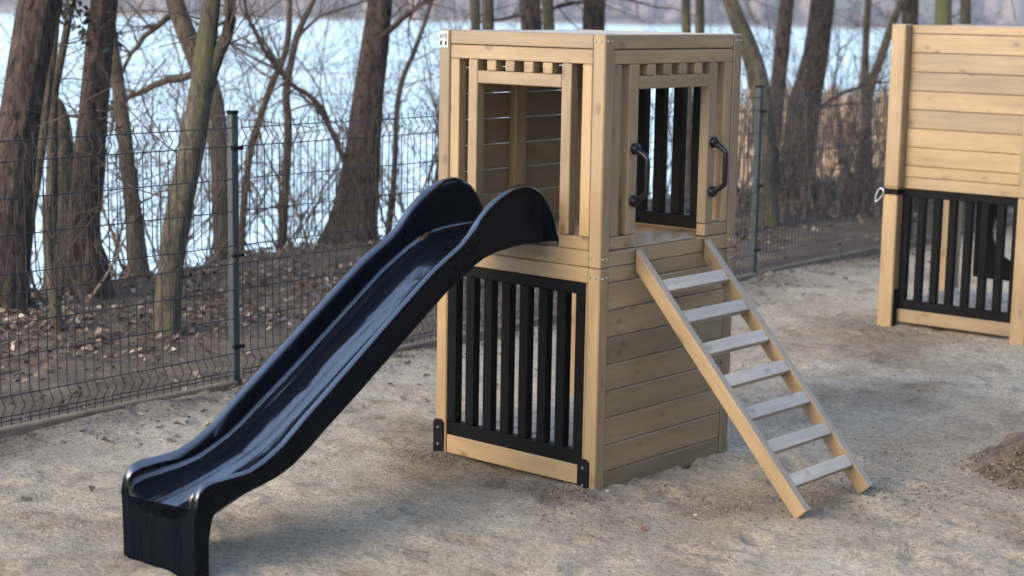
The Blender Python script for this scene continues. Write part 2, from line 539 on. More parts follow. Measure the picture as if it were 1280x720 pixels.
for (px, py, r, a) in ((2.2, 7.15, .25, .9), (2.35, 10.4, .35, .8), (1.40, 8.15, .34, .6), (1.2, 7.9, .3, .6), (1.75, 8.6, .45, .2), (1.1, 9.6, .5, .5), (1.75, 12.0, .4, .8), (2.6, 6.4, .5, .5), (1.5, 6.2, .5, .35), (-0.75, 6.1, .35, .45), (-0.35, 6.5, .35, .5), (-1.45, 5.8, .3, .5), (-2.2, 7.3, .4, .5)):  # patches below the slide paint its shade into the sand
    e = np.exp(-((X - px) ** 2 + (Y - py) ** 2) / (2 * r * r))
    soil = np.maximum(soil, a * e * np.clip(0.7 + 2.4 * fbm(X, Y, 4.2, 3), 0, 1))  # slide's painted shade, kept in the soil mask
me = mesh_np('sand_ground', np.stack([X, Y, Z], -1).reshape(-1, 3), grid_faces(len(sl), len(dl)), SAND, True, soil.ravel(), 'soil')  # soil attribute holds real soil and the slide's painted shade
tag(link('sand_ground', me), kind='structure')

sl = axis_lines(-400, 400, -4, 16, 0.14)
dl = axis_lines(0.06, 60, 0.06, 9.5, 0.14, 1.4)
Sg, Dg = np.meshgrid(sl, dl, indexing='ij')
X, Y = fxy(Sg, Dg)
Z = bank_h(Sg, Dg)
me = mesh_np('lake_bank', np.stack([X, Y, Z], -1).reshape(-1, 3), grid_faces(len(sl), len(dl)), SOIL, True)
tag(link('lake_bank', me), kind='structure')

WZ = -4.2
v = [(-2500, -1500, WZ), (2500, -1500, WZ), (2500, 1500, WZ), (-2500, 1500, WZ)]
v = []
for s_, d_ in ((-2500, 5.5), (2500, 5.5), (2500, 2600), (-2500, 2600)):
    x, y = fxy(s_, d_); v.append((x, y, WZ))
tag(link('lake_water', mesh_np('lake_water', v, [(0, 1, 2, 3)], WATER)), kind='structure')

xs = np.arange(-1500, 1501, 15.0); ys = np.arange(604, 1300, 20.0)
Xh, Yh = np.meshgrid(xs, ys, indexing='ij')
edge = 612 + 0.02 * np.abs(Xh) + 30 * fbm(Xh, Xh * 0, 0.004, 3)
rise = np.clip((Yh - edge) / 420, -0.02, 1.2)
Zh = WZ - 0.6 + 75 * rise * (0.75 + 0.5 * fbm(Xh, Yh, 0.003, 3)) + np.clip((Yh - edge) / 12, 0, 1) * 1.2
HILL = plain('far_hill_soil', (0.16, 0.12, 0.10), 0.95, var=0.3, vscale=0.02)
me = mesh_np('far_hills', np.stack([Xh, Yh, Zh], -1).reshape(-1, 3), grid_faces(len(xs), len(ys)), HILL, True)
tag(link('far_hills', me), kind='structure')

def hill_z(x, y):
    e = 612 + 0.02 * abs(x) + 30 * float(fbm(np.array([x]), np.array([0.0]), 0.004, 3)[0])
    r = min(max((y - e) / 420, -0.02), 1.2)
    return WZ - 0.6 + 75 * r * (0.75 + 0.5 * float(fbm(np.array([x]), np.array([y]), 0.003, 3)[0])) + min(max((y - e) / 12, 0), 1) * 1.2, e

# ------------------------------------------------------------------ far winter woods: one mass of crowns over thin stems
ico = bmesh.new(); bmesh.ops.create_icosphere(ico, subdivisions=1, radius=1)
icov = np.array([v.co[:] for v in ico.verts]); icof = np.array([[v.index for v in f.verts] for f in ico.faces]); ico.free()
V, F, T = [], [], []
off = 0
for i in range(2300):
    x = npr.uniform(-330, 330); y = 616 + npr.rand() ** 1.6 * 300
    if -230 < x < -150 and y < 640: continue
    z, e = hill_z(x, y)
    y = max(y, e + 5); z, e = hill_z(x, y)
    h = npr.uniform(7, 15); wd = h * npr.uniform(0.22, 0.4)
    if y < e + 30 and npr.rand() < 0.4: h *= 0.5
    vv = icov * (1 + npr.uniform(-0.35, 0.35, (len(icov), 1))) * np.array([wd, wd, h * 0.52]) + np.array([x, y, z + h * 0.48])
    V.append(vv); F.append(icof + off); off += len(vv)
    T.append(np.full(len(vv), 0.96 + 0.04 * npr.rand() if npr.rand() < 0.1 else npr.rand() * 0.88))
me = mesh_np('far_woods', np.concatenate(V), np.concatenate(F), WOODSM, False, np.concatenate(T))
tag(link('far_woods', me), kind='stuff')

V, F, T = [], [], []  # unseen belt of trees, added to block low sky light and darken reflections
off = 0
for i in range(420):
    az = R(npr.uniform(48, 186)); dist = npr.uniform(34, 60)
    x, y = math.sin(az) * dist, 5 + math.cos(az) * dist
    if fsd(x, y)[1] > -6: continue
    h = npr.uniform(8, 13); wd = npr.uniform(1.2, 2.4)
    for j in range(3):
        zc = h * npr.uniform(0.3, 0.85)
        vv = icov * (1 + npr.uniform(-0.4, 0.4, (len(icov), 1))) * np.array([wd, wd, h * 0.2]) + np.array([x + npr.normal(0, .8), y + npr.normal(0, .8), zc])
        V.append(vv); F.append(icof + off); off += len(vv); T.append(np.full(len(vv), npr.rand() * 0.9))
    vv = icov * np.array([0.18, 0.18, h * 0.5]) + np.array([x, y, h * 0.45])
    V.append(vv); F.append(icof + off); off += len(vv); T.append(np.full(len(vv), 0.1))
me = mesh_np('sky_block_woods', np.concatenate(V), np.concatenate(F), WOODSM, False, np.concatenate(T))
tag(link('sky_block_woods', me), kind='stuff')

HW = [plain('house_plaster', c_, 0.85, var=0.05, vscale=0.3) for c_ in ((0.62, 0.36, 0.31), (0.6, 0.5, 0.4), (0.66, 0.63, 0.6))]
HR = plain('house_roof', (0.30, 0.14, 0.10), 0.8, var=0.15, vscale=0.5)
HG = plain('house_window_glass', (0.05, 0.06, 0.08), 0.15, var=0.05)
def far_house(px, wd, dp, ht, ci, label):
    zz, e = hill_z(px, 620); y = e + 9; zz, e = hill_z(px, y)
    r = empty('lakeside_house', (px, y, zz - 0.3), R(rng.uniform(-12, 12)))
    tag(r, label, 'house', 'houses on the far shore')
    board('wall', r, -wd / 2, wd / 2, 0, dp, 0, ht, HW[ci], 0)
    bm = bmesh.new()
    o_ = 0.5
    p = [bm.verts.new(c_) for c_ in ((-wd/2-o_, -o_, ht), (wd/2+o_, -o_, ht), (wd/2+o_, dp+o_, ht), (-wd/2-o_, dp+o_, ht), (-wd/2-o_, dp/2, ht+dp*0.4), (wd/2+o_, dp/2, ht+dp*0.4))]
    for q in ((0,1,5,4), (2,3,4,5), (0,4,3), (1,2,5), (3,2,1,0)): bm.faces.new([p[k] for k in q])
    bm_obj('roof', bm, HR, r)
    nwin = max(2, int(wd / 3))
    for k in range(nwin):
        for fl in range(max(1, int(ht / 3))):
            xx = -wd/2 + (k + 0.5) * wd / nwin
            board('window', r, xx - 0.5, xx + 0.5, -0.06, 0.04, 1.0 + fl * 2.9, 2.3 + fl * 2.9, HG, 0)
far_house(-92, 10, 8, 5, 0, 'pinkish house on the far shore seen just left of the thick leaning trunk')
far_house(-33, 8, 7, 5.5, 0, 'small pink house on the far shore right of the thick leaning trunk')
far_house(-14, 13, 9, 6, 2, 'pale house on the far shore seen at the white-plated corner of the play tower')
far_house(4, 12, 8, 4, 0, 'low rosy house on the far shore above the play tower roof')
far_house(47, 11, 8, 6, 0, 'pinkish house on the far shore above the ladder side of the roof')
far_house(58, 14, 9, 6, 1, 'sand coloured house on the far shore beside the forked slim trunks')
far_house(-60, 16, 9, 5, 1, 'beige long house on the far shore behind the slim grey saplings')
# sandy beach on the far shore at the left
bx, by = np.meshgrid(np.linspace(-150, -118, 18), np.linspace(0, 22, 8), indexing='ij')
bz = np.zeros_like(bx)
for i in range(bx.shape[0]):
    for j in range(bx.shape[1]):
        zz, e = hill_z(bx[i, j], 620); by[i, j] += e - 4
        bz[i, j] = max(hill_z(bx[i, j], by[i, j])[0], WZ - 0.2) + 0.5 + 0.25 * rng.random()
me = mesh_np('far_beach', np.stack([bx, by, bz], -1).reshape(-1, 3), grid_faces(*bx.shape), plain('beach_sand', (0.55, 0.42, 0.30), 0.9, vscale=0.2), True)
tag(link('far_beach', me), kind='structure')

# ------------------------------------------------------------------ reeds at the water's edge on the right
V, F, T = [], [], []
off = 0
for i in range(9000):
    y = npr.uniform(46, 78); x = npr.uniform(0.095, 0.42) * y + npr.uniform(0, 4)
    h = npr.uniform(1.9, 3.1); a = npr.uniform(0, math.pi); wd = npr.uniform(0.012, 0.03)
    lx, ly = npr.normal(0, 0.22, 2)
    c_, s_ = math.cos(a) * wd, math.sin(a) * wd
    zb = WZ - 0.1
    V += [(x - c_, y - s_, zb), (x + c_, y + s_, zb), (x + lx * .4 + c_, y + ly * .4 + s_, zb + h * .6), (x + lx * .4 - c_, y + ly * .4 - s_, zb + h * .6), (x + lx + c_ * 1.6, y + ly + s_ * 1.6, zb + h), (x + lx - c_ * 1.6, y + ly - s_ * 1.6, zb + h)]
    F += [(off, off + 1, off + 2, off + 3), (off + 3, off + 2, off + 4, off + 5)]
    T += [npr.rand()] * 6; off += 6
tag(link('dry_reeds', mesh_np('dry_reeds', V, F, REEDM, False, T)), kind='stuff')

# ------------------------------------------------------------------ leaf litter on the bank
def scatter_leaves(name, count, pos, size, m, flat=0.5):
    """bent four-cornered leaves"""
    P = pos
    k = len(P)
    ang = npr.uniform(0, 2 * math.pi, k); sz = npr.uniform(size[0], size[1], k)
    tx = npr.normal(0, flat, k); ty = npr.normal(0, flat, k)
    ex = np.stack([np.cos(ang), np.sin(ang), tx * 0.6], -1); ey = np.stack([-np.sin(ang), np.cos(ang), ty * 0.6], -1)
    ex *= (sz / 2)[:, None]; ey *= (sz * npr.uniform(0.28, 0.42, k))[:, None]
    up = np.zeros((k, 3)); up[:, 2] = sz * npr.uniform(0.05, 0.3, k)
    v = np.stack([P - ex, P + ey * 0.9 - ex * .2 + up, P + ex + up * .3, P - ey * 0.9 + ex * .1 + up], 1).reshape(-1, 3)
    b0 = np.arange(k)[:, None] * 4
    f = np.concatenate([b0 + np.array([[0, 1, 2]]), b0 + np.array([[0, 2, 3]])], 0)
    t = np.repeat(npr.rand(k), 4)
    return mesh_np(name, v, f, m, False, t)
k = 110000
s_ = npr.uniform(-4, 18, k); d_ = np.abs(npr.normal(0, 1, k)) * 0
d_ = 0.1 + 6.5 * npr.rand(k)
dens = np.clip((d_ - 0.55) / 1.2, 0.08, 1) * np.clip(0.75 + 2.2 * fbm(s_, d_, 0.9, 3), 0.1, 1)
keep = npr.rand(k) < dens
s_, d_ = s_[keep], d_[keep]
x, y = fxy(s_, d_)
z = bank_h(s_, d_) + 0.006 + 0.02 * npr.rand(len(s_))
tag(link('leaf_litter', scatter_leaves('leaf_litter', k, np.stack([x, y, z], -1), (0.022, 0.056), LEAFM, 0.7)), kind='stuff')
# a few leaves blown onto the sand along the edging
k = 260
s_ = npr.uniform(-2.5, 8.5, k); d_ = -0.05 - np.abs(npr.normal(0, 0.45, k))
x, y = fxy(s_, d_); z = sand_h(x, y) + 0.006
tag(link('blown_leaves', scatter_leaves('blown_leaves', k, np.stack([x, y, z], -1), (0.025, 0.06), LEAFM, 0.4)), kind='stuff')

# ------------------------------------------------------------------ grit and clods on the sand
octv = np.array([(1, 0, 0), (-1, 0, 0), (0, 1, 0), (0, -1, 0), (0, 0, 1), (0, 0, -1)], float)
octf = np.array([(0, 2, 4), (2, 1, 4), (1, 3, 4), (3, 0, 4), (2, 0, 5), (1, 2, 5), (3, 1, 5), (0, 3, 5)])
def stones(name, x, y, z, r, m, t):
    k = len(x)
    rad = r[:, None, None] * npr.uniform(0.55, 1.25, (k, 6, 3))
    rad[:, :, 2] *= 0.75
    a = npr.uniform(0, 6.28, k); ca, sa = np.cos(a)[:, None], np.sin(a)[:, None]
    vx = octv[None, :, 0] * ca - octv[None, :, 1] * sa; vy = octv[None, :, 0] * sa + octv[None, :, 1] * ca
    vz = np.broadcast_to(octv[None, :, 2], vx.shape)
    vv = np.stack([vx, vy, vz], -1) * rad + np.stack([x, y, z], -1)[:, None, :]
    f = (np.arange(k)[:, None, None] * 6 + octf[None]).reshape(-1, 3)
    return mesh_np(name, vv.reshape(-1, 3), f, m, True, np.repeat(t, 6))
k = 26000
yy = 4.6 + 8.5 * npr.rand(k) ** 1.5; xx = yy * npr.uniform(-0.33, 0.33, k)
s_, d_ = fsd(xx, yy)
keep = (d_ < -0.08) & (npr.rand(k) < np.clip(0.45 + 3 * fbm(xx, yy, 1.5, 3), 0.05, 1))
xx, yy = xx[keep], yy[keep]
rr = 0.0016 + 0.0042 * npr.rand(len(xx)) ** 4 + 0.006 * (npr.rand(len(xx)) < 0.004)
tag(link('loose_grit', stones('loose_grit', xx, yy, sand_h(xx, yy) + rr * 0.2, rr, GRITM, npr.rand(len(xx)))), kind='stuff')
cx, cy, cr = [], [], []
for (tx, ty, sp, cnt) in ((-0.05, -0.15, .11, 300), (-0.3, -0.12, .12, 120), (-0.82, -0.09, .08, 200), (0.03, 0.25, .1, 90), (0.45, 0.15, .15, 140), (0.95, 0.9, .3, 260), (0.75, 0.5, .2, 120), (0.2, -0.35, .2, 60), (0.6, 1.4, .3, 80)):
    for i in range(cnt * 4):
        px, py = tower_world(tx + rng.gauss(0, sp), ty + rng.gauss(0, sp * 0.6))
        cx.append(px); cy.append(py); cr.append(0.002 + 0.006 * rng.random() ** 3)
for (px, py, sp, cnt) in ((2.12, 7.2, .12, 250), (2.35, 10.45, .25, 250), (1.1, 9.5, .4, 200)):
    for i in range(cnt * 3):
        cx.append(px + rng.gauss(0, sp)); cy.append(py + rng.gauss(0, sp)); cr.append(0.002 + 0.007 * rng.random() ** 3)
for i in range(4000):
    x, y = fxy(rng.uniform(-2.5, 8.5), -0.05 - abs(rng.gauss(0, 0.16))); cx.append(x); cy.append(y); cr.append(0.0025 + 0.009 * rng.random() ** 3)
cx, cy, cr = np.array(cx), np.array(cy), np.array(cr)
tag(link('soil_clods', stones('soil_clods', cx, cy, sand_h(cx, cy) + cr * 0.25, cr, CLODM, npr.rand(len(cx)))), kind='stuff')

# dirt mound at the right edge
th = np.linspace(0, 2 * math.pi, 97)[:-1]; rr = np.linspace(0, 1, 30)
Rg, Tg = np.meshgrid(rr, th, indexing='ij')
MC = (2.47, 7.18)
rad = 0.50 * (1 + 0.25 * fbm(np.cos(Tg) + 3, np.sin(Tg) + 3, 1.5, 3))
X = MC[0] + Rg * rad * np.cos(Tg); Y = MC[1] + Rg * rad * np.sin(Tg) * 0.9
hh = 0.25 * (1 - Rg ** 1.5) ** 1.1 + (0.12 * fbm(X, Y, 7, 3, 0.7) + 0.07 * fbm(X, Y, 24, 2)) * (1 - Rg ** 3)
Z = sand_h(X, Y) + hh - 0.004 - 0.02 * (Rg > 0.98)
nr, na = Rg.shape
f = [(i * na + j, i * na + (j + 1) % na, (i + 1) * na + (j + 1) % na, (i + 1) * na + j) for i in range(nr - 1) for j in range(na)]
MOUNDM, n, b = mat('dug_soil')
mp = mapped(n, (1, 1, 1)); a = noise(n, mp, 14, 5, 0.7); f2 = noise(n, mp, 90, 4, 0.7)
c = ramp(n, [(0.36, (0.055, 0.040, 0.027)), (0.52, (0.15, 0.115, 0.08)), (0.66, (0.24, 0.19, 0.14))], a.outputs[0])
n.links.new(c.outputs[0], b.inputs['Base Color']); b.inputs['Roughness'].default_value = 0.95
bump(n, b, f2.outputs[0], 1.0, 0.035)
mo = link('dirt_mound', mesh_np('dirt_mound', np.stack([X, Y, Z], -1).reshape(-1, 3), f, MOUNDM, True))
tag(mo, 'low heap of crumbly brown soil dumped on the sand to the right of the ladder', 'dirt mound')
k = 3500
a = npr.uniform(0, 6.28, k); q = npr.rand(k) ** 0.6 * 1.08
xx = MC[0] + q * 0.5 * np.cos(a); yy = MC[1] + q * 0.46 * np.sin(a)
zz = sand_h(xx, yy) + 0.225 * np.clip(1 - q ** 1.5, 0, 1) ** 1.1
rr = 0.003 + 0.012 * npr.rand(k) ** 3
lump = link('clods', stones('mound_clods', xx, yy, zz, rr, CLODM, npr.rand(k)), mo); lump['kind'] = 'stuff'

# single small things on the sand
def small_leaf(x, y, col, label, sz=0.05):
    P = np.array([[x, y, ground_z(x, y) + 0.008]])
    m_ = plain('leaf_colour', col, 0.6, var=0.2, vscale=40)
    o = link('fallen_leaf', scatter_leaves('fallen_leaf', 1, P, (sz, sz), m_, 0.25))
    return tag(o, label, 'leaf')
small_leaf(0.503, 6.194, (0.17, 0.04, 0.035), 'small red leaf lying on the sand in front of the tower corner', 0.038)
small_leaf(*fxy(-0.93, 1.75), (0.35, 0.09, 0.03), 'orange red leaf on the bank beside the cut mossy sapling', 0.09)
def pebble(x, y, r, label):
    bm = bmesh.new(); bmesh.ops.create_icosphere(bm, subdivisions=2, radius=r)
    for v in bm.verts:
        v.co *= 1 + rng.uniform(-0.12, 0.12); v.co.z *= 0.6; v.co.x *= 1.25
    o = bm_obj('pebble', bm, plain('pale_pebble', (0.27, 0.25, 0.22), 0.8, var=0.15, vscale=60), None, (x, y, ground_z(x, y) + r * 0.3), (0, 0, rng.uniform(0, 6)), True)
    return tag(o, label, 'pebble')
px, py = tower_world(0.045, 0.03); pebble(px, py, 0.010, 'pale pebble at the foot of the near corner post')
px, py = tower_world(0.48, 0.02); pebble(px, py, 0.010, 'pale round pebble on dark soil left of the ladder foot')

# ------------------------------------------------------------------ the play tower
def hexbolts(parent, pts, axis, r=0.008, t=0.004, m=None):
    """flat round bolt heads, each one an object; axis is the way they face in parent space"""
    key = ('bolt', axis, r, t)
    if key not in _box:
        bm = bmesh.new()
        bmesh.ops.create_cone(bm, cap_ends=True, segments=8, radius1=r, radius2=r * 0.7, depth=t)
        me = bpy.data.meshes.new('bolt'); bm.to_mesh(me); bm.free(); me.materials.append(m or BOLT)
        _box[key] = me
    q = Vector(axis).to_track_quat('Z', 'Y').to_euler()
    for p in pts: link('bolt', _box[key], parent, p, q)

def gate(parent, x0, x1, y0, y1, z0, z1, nslat=6, name='gate', label=None):
    g_ = empty(name, (x0, y0, z0), 0, parent)
    if label: g_['label'] = label
    W, D, H = x1 - x0, y1 - y0, z1 - z0
    fr = 0.047
    board('frame_rail', g_, 0, W, 0, D, 0, 0.056, BLACKP)
    board('frame_rail', g_, 0, W, 0, D, H - 0.046, H, BLACKP)
    board('frame_stile', g_, 0, fr, 0.001, D - 0.001, 0.0565, H - 0.0465, BLACKP)
    board('frame_stile', g_, W - fr, W, 0.001, D - 0.001, 0.0565, H - 0.0465, BLACKP)
    pitch = (W - fr) / (nslat + 1)
    for k in range(nslat):
        xx = pitch * (k + 1)
        xx += rng.uniform(-.0015, .0015)
        board('slat', g_, xx, xx + 0.0475, 0.002 + rng.uniform(0, .003), D - 0.002, 0.0565, H - 0.0465, BLACKP)
    return g_

def handle_mesh():
    V, F = [], []
    # two feet and a bowed ribbed grip, standing out along +X, running along Z
    zz = np.linspace(-0.1, 0.1, 29)
    pts, rad = [], []
    for i, z_ in enumerate(zz):
        u_ = abs(z_) / 0.1
        xo = 0.058 * (1 - max(0, (u_ - 0.62) / 0.38) ** 1.8)
        pts.append(Vector((0.006 + xo, 0, z_)))
        rad.append(0.0102 + (0.0016 if (i % 2 == 0 and u_ < 0.55) else 0) + 0.004 * max(0, u_ - 0.75) * 4)
    tube(V, F, pts, rad, 10)
    for sg in (-1, 1):
        tube(V, F, [Vector((0.0, 0, sg * 0.103)), Vector((0.008, 0, sg * 0.103)), Vector((0.015, 0, sg * 0.101)), Vector((0.022, 0, sg * 0.098))], [0.024, 0.024, 0.019, 0.012], 12)
    return mesh_np('handle', [tuple(v) for v in V], F, HANDLE, True)

tower = empty('play_tower', (O1[0], O1[1], 0), YAW1)
tag(tower, 'square wooden play tower with black slide, slatted black gate and leaning ladder', 'play tower', 'wooden play towers')
W1, D1, H1 = 0.875, 0.94, 1.80
for (px, py) in ((-0.06, 0.0), (-W1, 0.0), (-0.06, D1 - 0.06), (-W1, D1 - 0.06)):
    board('post', tower, px, px + 0.06, py, py + 0.06, -0.06, 0.8885, WOOD, 0.005)
    board('post', tower, px, px + 0.06, py, py + 0.06, 0.8905, H1, WOOD, 0.005)
hexbolts(tower, [(-x_, -0.002, z_) for x_ in (0.048, 0.022) for z_ in (1.772, 0.930, 0.852)], (0, -1, 0), 0.006)
hexbolts(tower, [(0.002, y_, z_) for y_ in (0.018, 0.044, D1 - 0.042, D1 - 0.018) for z_ in (1.772, 0.926, 0.85)], (1, 0, 0), 0.006)
# front (slide) side
fx0, fx1 = -0.8125, -0.0625
y0, y1 = 0.004, 0.049
T_ = tower
board('header_rail', T_, fx0, fx1, y0, y1, 1.7425, 1.799, WOOD)
board('header_rail', T_, fx0, fx1, y0 + .001, y1, 1.6835, 1.7395, WOOD)
for (a_, b_) in ((-0.8115, -0.7625), (-0.113, -0.0635)):
    board('stile', T_, a_, b_, y0, y1, 1.0105, 1.6825, WOOD)
for (a_, b_) in ((-0.711, -0.6615), (-0.216, -0.1665)):
    board('jamb', T_, a_, b_, y0 - .001, y1, 1.0105, 1.6825, WOOD)
board('lintel', T_, -0.6605, -0.217, y0, y1, 1.587, 1.6385, WOOD)
for k in range(4):
    x_ = -0.6115 + k * 0.0985
    board('block', T_, x_, x_ + 0.0495, y0, y1, 1.6395, 1.6825, WOOD)
for (a_, b_) in ((-0.8115, -0.6615), (-0.216, -0.0635)):
    board('sill_board', T_, a_, b_, y0, y1, 0.9575, 1.0085, WOOD)
board('cross_board', T_, fx0, fx1, y0, y1, 0.8915, 0.9555, WOOD)
board('cross_board', T_, fx0, fx1, y0 + .001, y1, 0.8275, 0.8895, WOOD)
gate(T_, -0.8135, -0.0765, 0.006, 0.052, 0.087, 0.8255, 6, 'gate', 'black slatted gate under the slide')
board('bottom_board', T_, fx0, -0.0645, 0.004, 0.049, 0.006, 0.0855, WOOD)
board('filler_strip', T_, -0.0755, -0.0625, 0.008, 0.045, 0.087, 0.8255, WOOD)
# foot brackets
def bracket(parent, x0, x1, y, z0, z1, label=None):
    bm = bmesh.new()
    c_ = 0.012
    pr = [(x0, z0), (x1, z0), (x1, z1 - c_), (x1 - c_, z1), (x0 + c_, z1), (x0, z1 - c_)]
    lo = [bm.verts.new((a_, y - 0.008, b_)) for a_, b_ in pr]; hi = [bm.verts.new((a_, y, b_)) for a_, b_ in pr]
    bm.faces.new(lo); bm.faces.new(hi[::-1])
    for k in range(6): bm.faces.new((lo[k], lo[(k + 1) % 6], hi[(k + 1) % 6], hi[k]))
    o = bm_obj('foot_bracket', bm, IRON, parent)
    hexbolts(o, [((x0 + x1) / 2, y - 0.010, z1 - 0.035), ((x0 + x1) / 2, y - 0.010, z1 - 0.108)], (0, -1, 0), 0.0065)
    return o
bracket(T_, -0.879, -0.824, -0.001, -0.08, 0.148)
bracket(T_, -0.083, -0.028, -0.001, -0.08, 0.118)
# ladder side (local X = 0 plane)
x0, x1 = -0.049, -0.004
yy0, yy1 = 0.0625, D1 - 0.0625
board('header_rail', T_, x0, x1, yy0, yy1, 1.7425, 1.799, WOOD)
board('header_rail', T_, x0, x1 - .001, yy0, yy1, 1.6835, 1.738, WOOD)
for (a_, b_) in ((0.0635, 0.116), (0.824, 0.8765)):
    board('stile', T_, x0, x1, a_, b_, 1.0105, 1.6825, WOOD)
for (a_, b_) in ((0.168, 0.228), (0.713, 0.768)):
    board('jamb', T_, x0, x1 + .001, a_, b_, 1.0105, 1.6825, WOOD)
board('lintel', T_, x0, x1, 0.229, 0.712, 1.585, 1.6365, WOOD)
for a_ in (0.283, 0.391, 0.499, 0.606):
    board('block', T_, x0, x1, a_, a_ + 0.053, 1.6375, 1.6825, WOOD)
for (a_, b_) in ((0.0635, 0.222), (0.714, 0.8765)):
    board('sill_board', T_, x0, x1, a_, b_, 0.9575, 1.0085, WOOD)
zs = [0.955, 0.891, 0.828, 0.718, 0.609, 0.5, 0.391, 0.281, 0.169, 0.06, -0.03]
for za, zb in zip(zs[:-1], zs[1:]):
    board('plank', T_, x0 + 0.012, x1 - rng.uniform(0, 0.0012), yy0, yy1, zb + 0.0013, za - 0.0013, WOOD, 0.003)
hm = handle_mesh()
for y_ in (0.203, 0.748):
    h_ = link('handle', hm, T_, (0.0005, y_, 1.248))
# left side: open below, planked above, a stud in the middle
zs = [1.80, 1.752, 1.641, 1.531, 1.421, 1.311, 1.202, 1.094, 0.985, 0.891]
for za, zb in zip(zs[:-1], zs[1:]):
    board('plank', T_, -W1 + 0.004, -W1 + 0.032, yy0, yy1, zb + 0.0018, za - 0.0018, WOOD, 0.0025)
board('stud', T_, -W1 + 0.0335, -W1 + 0.073, 0.412, 0.486, 0.957, 1.768, WOOD)
board('cross_board', T_, -W1 + 0.004, -W1 + 0.049, yy0, yy1, 0.8275, 0.8885, WOOD)
# back: black slatted gate above the floor, open below
board('header_rail', T_, fx0, fx1, D1 - 0.049, D1 - 0.004, 1.7425, 1.799, WOOD)
board('header_rail', T_, fx0, fx1, D1 - 0.049, D1 - 0.004, 1.6835, 1.7395, WOOD)
gate(T_, -0.811, -0.064, D1 - 0.055, D1 - 0.009, 0.958, 1.682, 6, 'gate', 'black slatted gate closing the back of the upper floor')
board('cross_board', T_, fx0, fx1, D1 - 0.049, D1 - 0.004, 0.8275, 0.955, WOOD)
# floors and roof, board by board
nb = 7
for k in range(nb):
    w_ = (W1 - 0.1) / nb
    xa = -W1 + 0.05 + k * w_
    board('floor_board', T_, xa + 0.0015, xa + w_ - 0.0015, 0.0505, D1 - 0.057, 0.929, 0.9535 + rng.uniform(-.001, .001), WOOD)
board('threshold', T_, -0.0485, -0.004, 0.2235, 0.6585, 0.9555, 0.962, WOOD, 0.002)
for k in range(8):
    w_ = (D1 - 0.1) / 8
    ya = 0.05 + k * w_
    board('roof_board', T_, -W1 + 0.034, -0.0505, ya + 0.001, ya + w_ - 0.001, 1.7725, 1.797 + rng.uniform(-.001, .001), WOOD_SKYLIT)
for k in range(6):
    w_ = (W1 - 0.13) / 6
    xa = -W1 + 0.065 + k * w_
    board('floor_board', T_, xa + 0.002, xa + w_ - 0.002, 0.056, D1 - 0.05, 0.105, 0.129 + rng.uniform(-.001, .001), WOOD_GREY)
for y_ in (0.07, 0.82):
    board('joist', T_, -W1 + 0.061, -0.061, y_, y_ + 0.045, 0.02, 0.1045, WOOD_GREY)
# maker's plate on the far front post top
pl = empty('name_plate', (-W1 + 0.0285, -0.0015, 1.762), 0, T_)
board('plate', pl, -0.0245, 0.0245, -0.002, 0.001, -0.036, 0.032, PLATE, 0.001)
def print_strokes(parent, rects):
    bm = bmesh.new()
    for (a_, b_, c_, d__) in rects:
        q = [bm.verts.new(p_) for p_ in ((a_, -0.0028, c_), (b_, -0.0028, c_), (b_, -0.0028, d__), (a_, -0.0028, d__))]
        bm.faces.new(q)
    return bm_obj('lettering', bm, INK, parent)
S_ = 0.001
print_strokes(pl, [tuple(v_ * S_ for v_ in r_) for r_ in (
    (-20, -16, -2, 20), (-10.5, -6.5, -2, 20), (-15.9, -10.6, 7, 11),            # H
    (-4, 5, 16, 20), (-1.5, 2.5, 3, 15.9),                                       # T
    (8, 19, 16, 20), (8, 12, 8, 15.9), (15, 19, -2, 15.9), (8.1, 14.9, 7, 10.5), (8, 14.9, -2, 1.5),   # 9
    (-20, -6.5, -27, -8), (8, 19, -27, -8))])

# ladder: two stringers and seven treads lying in its slope
lad = empty('ladder', (0, 0, 0), 0, T_)
lad['label'] = 'leaning wooden ladder with rungs coloured pale as if sky-lit'
ld = Vector((0.74, 0, -0.81)).normalized()           # down the slope in tower space
ln = Vector((0.81, 0, 0.74)).normalized()            # out of the ladder face
top = Vector((0.005, 0, 0.949))
def stringer(ya, yb):
    bm = bmesh.new()
    L = 1.235; dp = 0.062
    a0 = top.copy(); a1 = top + ld * L
    b1 = a1 - ln * dp
    # vertical cut against the wall at the top
    b0 = Vector((0.005, 0, top.z - dp / ln.x * 1.0))
    pr = [a0, a1, b1, b0]
    lo = [bm.verts.new((p_.x, ya, p_.z)) for p_ in pr]; hi = [bm.verts.new((p_.x, yb, p_.z)) for p_ in pr]
    bm.faces.new(lo); bm.faces.new(hi[::-1])
    for k in range(4): bm.faces.new((lo[k], lo[(k + 1) % 4], hi[(k + 1) % 4], hi[k]))
    bmesh.ops.bevel(bm, geom=bm.edges[:], offset=0.003, segments=1, affect='EDGES')
    # turn into a frame whose X runs down the slope, so the grain follows
    ang = math.atan2(0.81, 0.74)
    rot = Matrix.Rotation(-ang, 3, 'Y')
    for v_ in bm.verts:
        c_ = v_.co - top
        v_.co = rot @ c_
    bmesh.ops.recalc_face_normals(bm, faces=bm.faces)
    me = bpy.data.meshes.new('stringer'); bm.to_mesh(me); bm.free(); me.materials.append(WOOD)
    return link('stringer', me, lad, top, (0, ang, 0))
stringer(0.223, 0.263)
stringer(0.699, 0.739)
ang = math.atan2(0.81, 0.74)
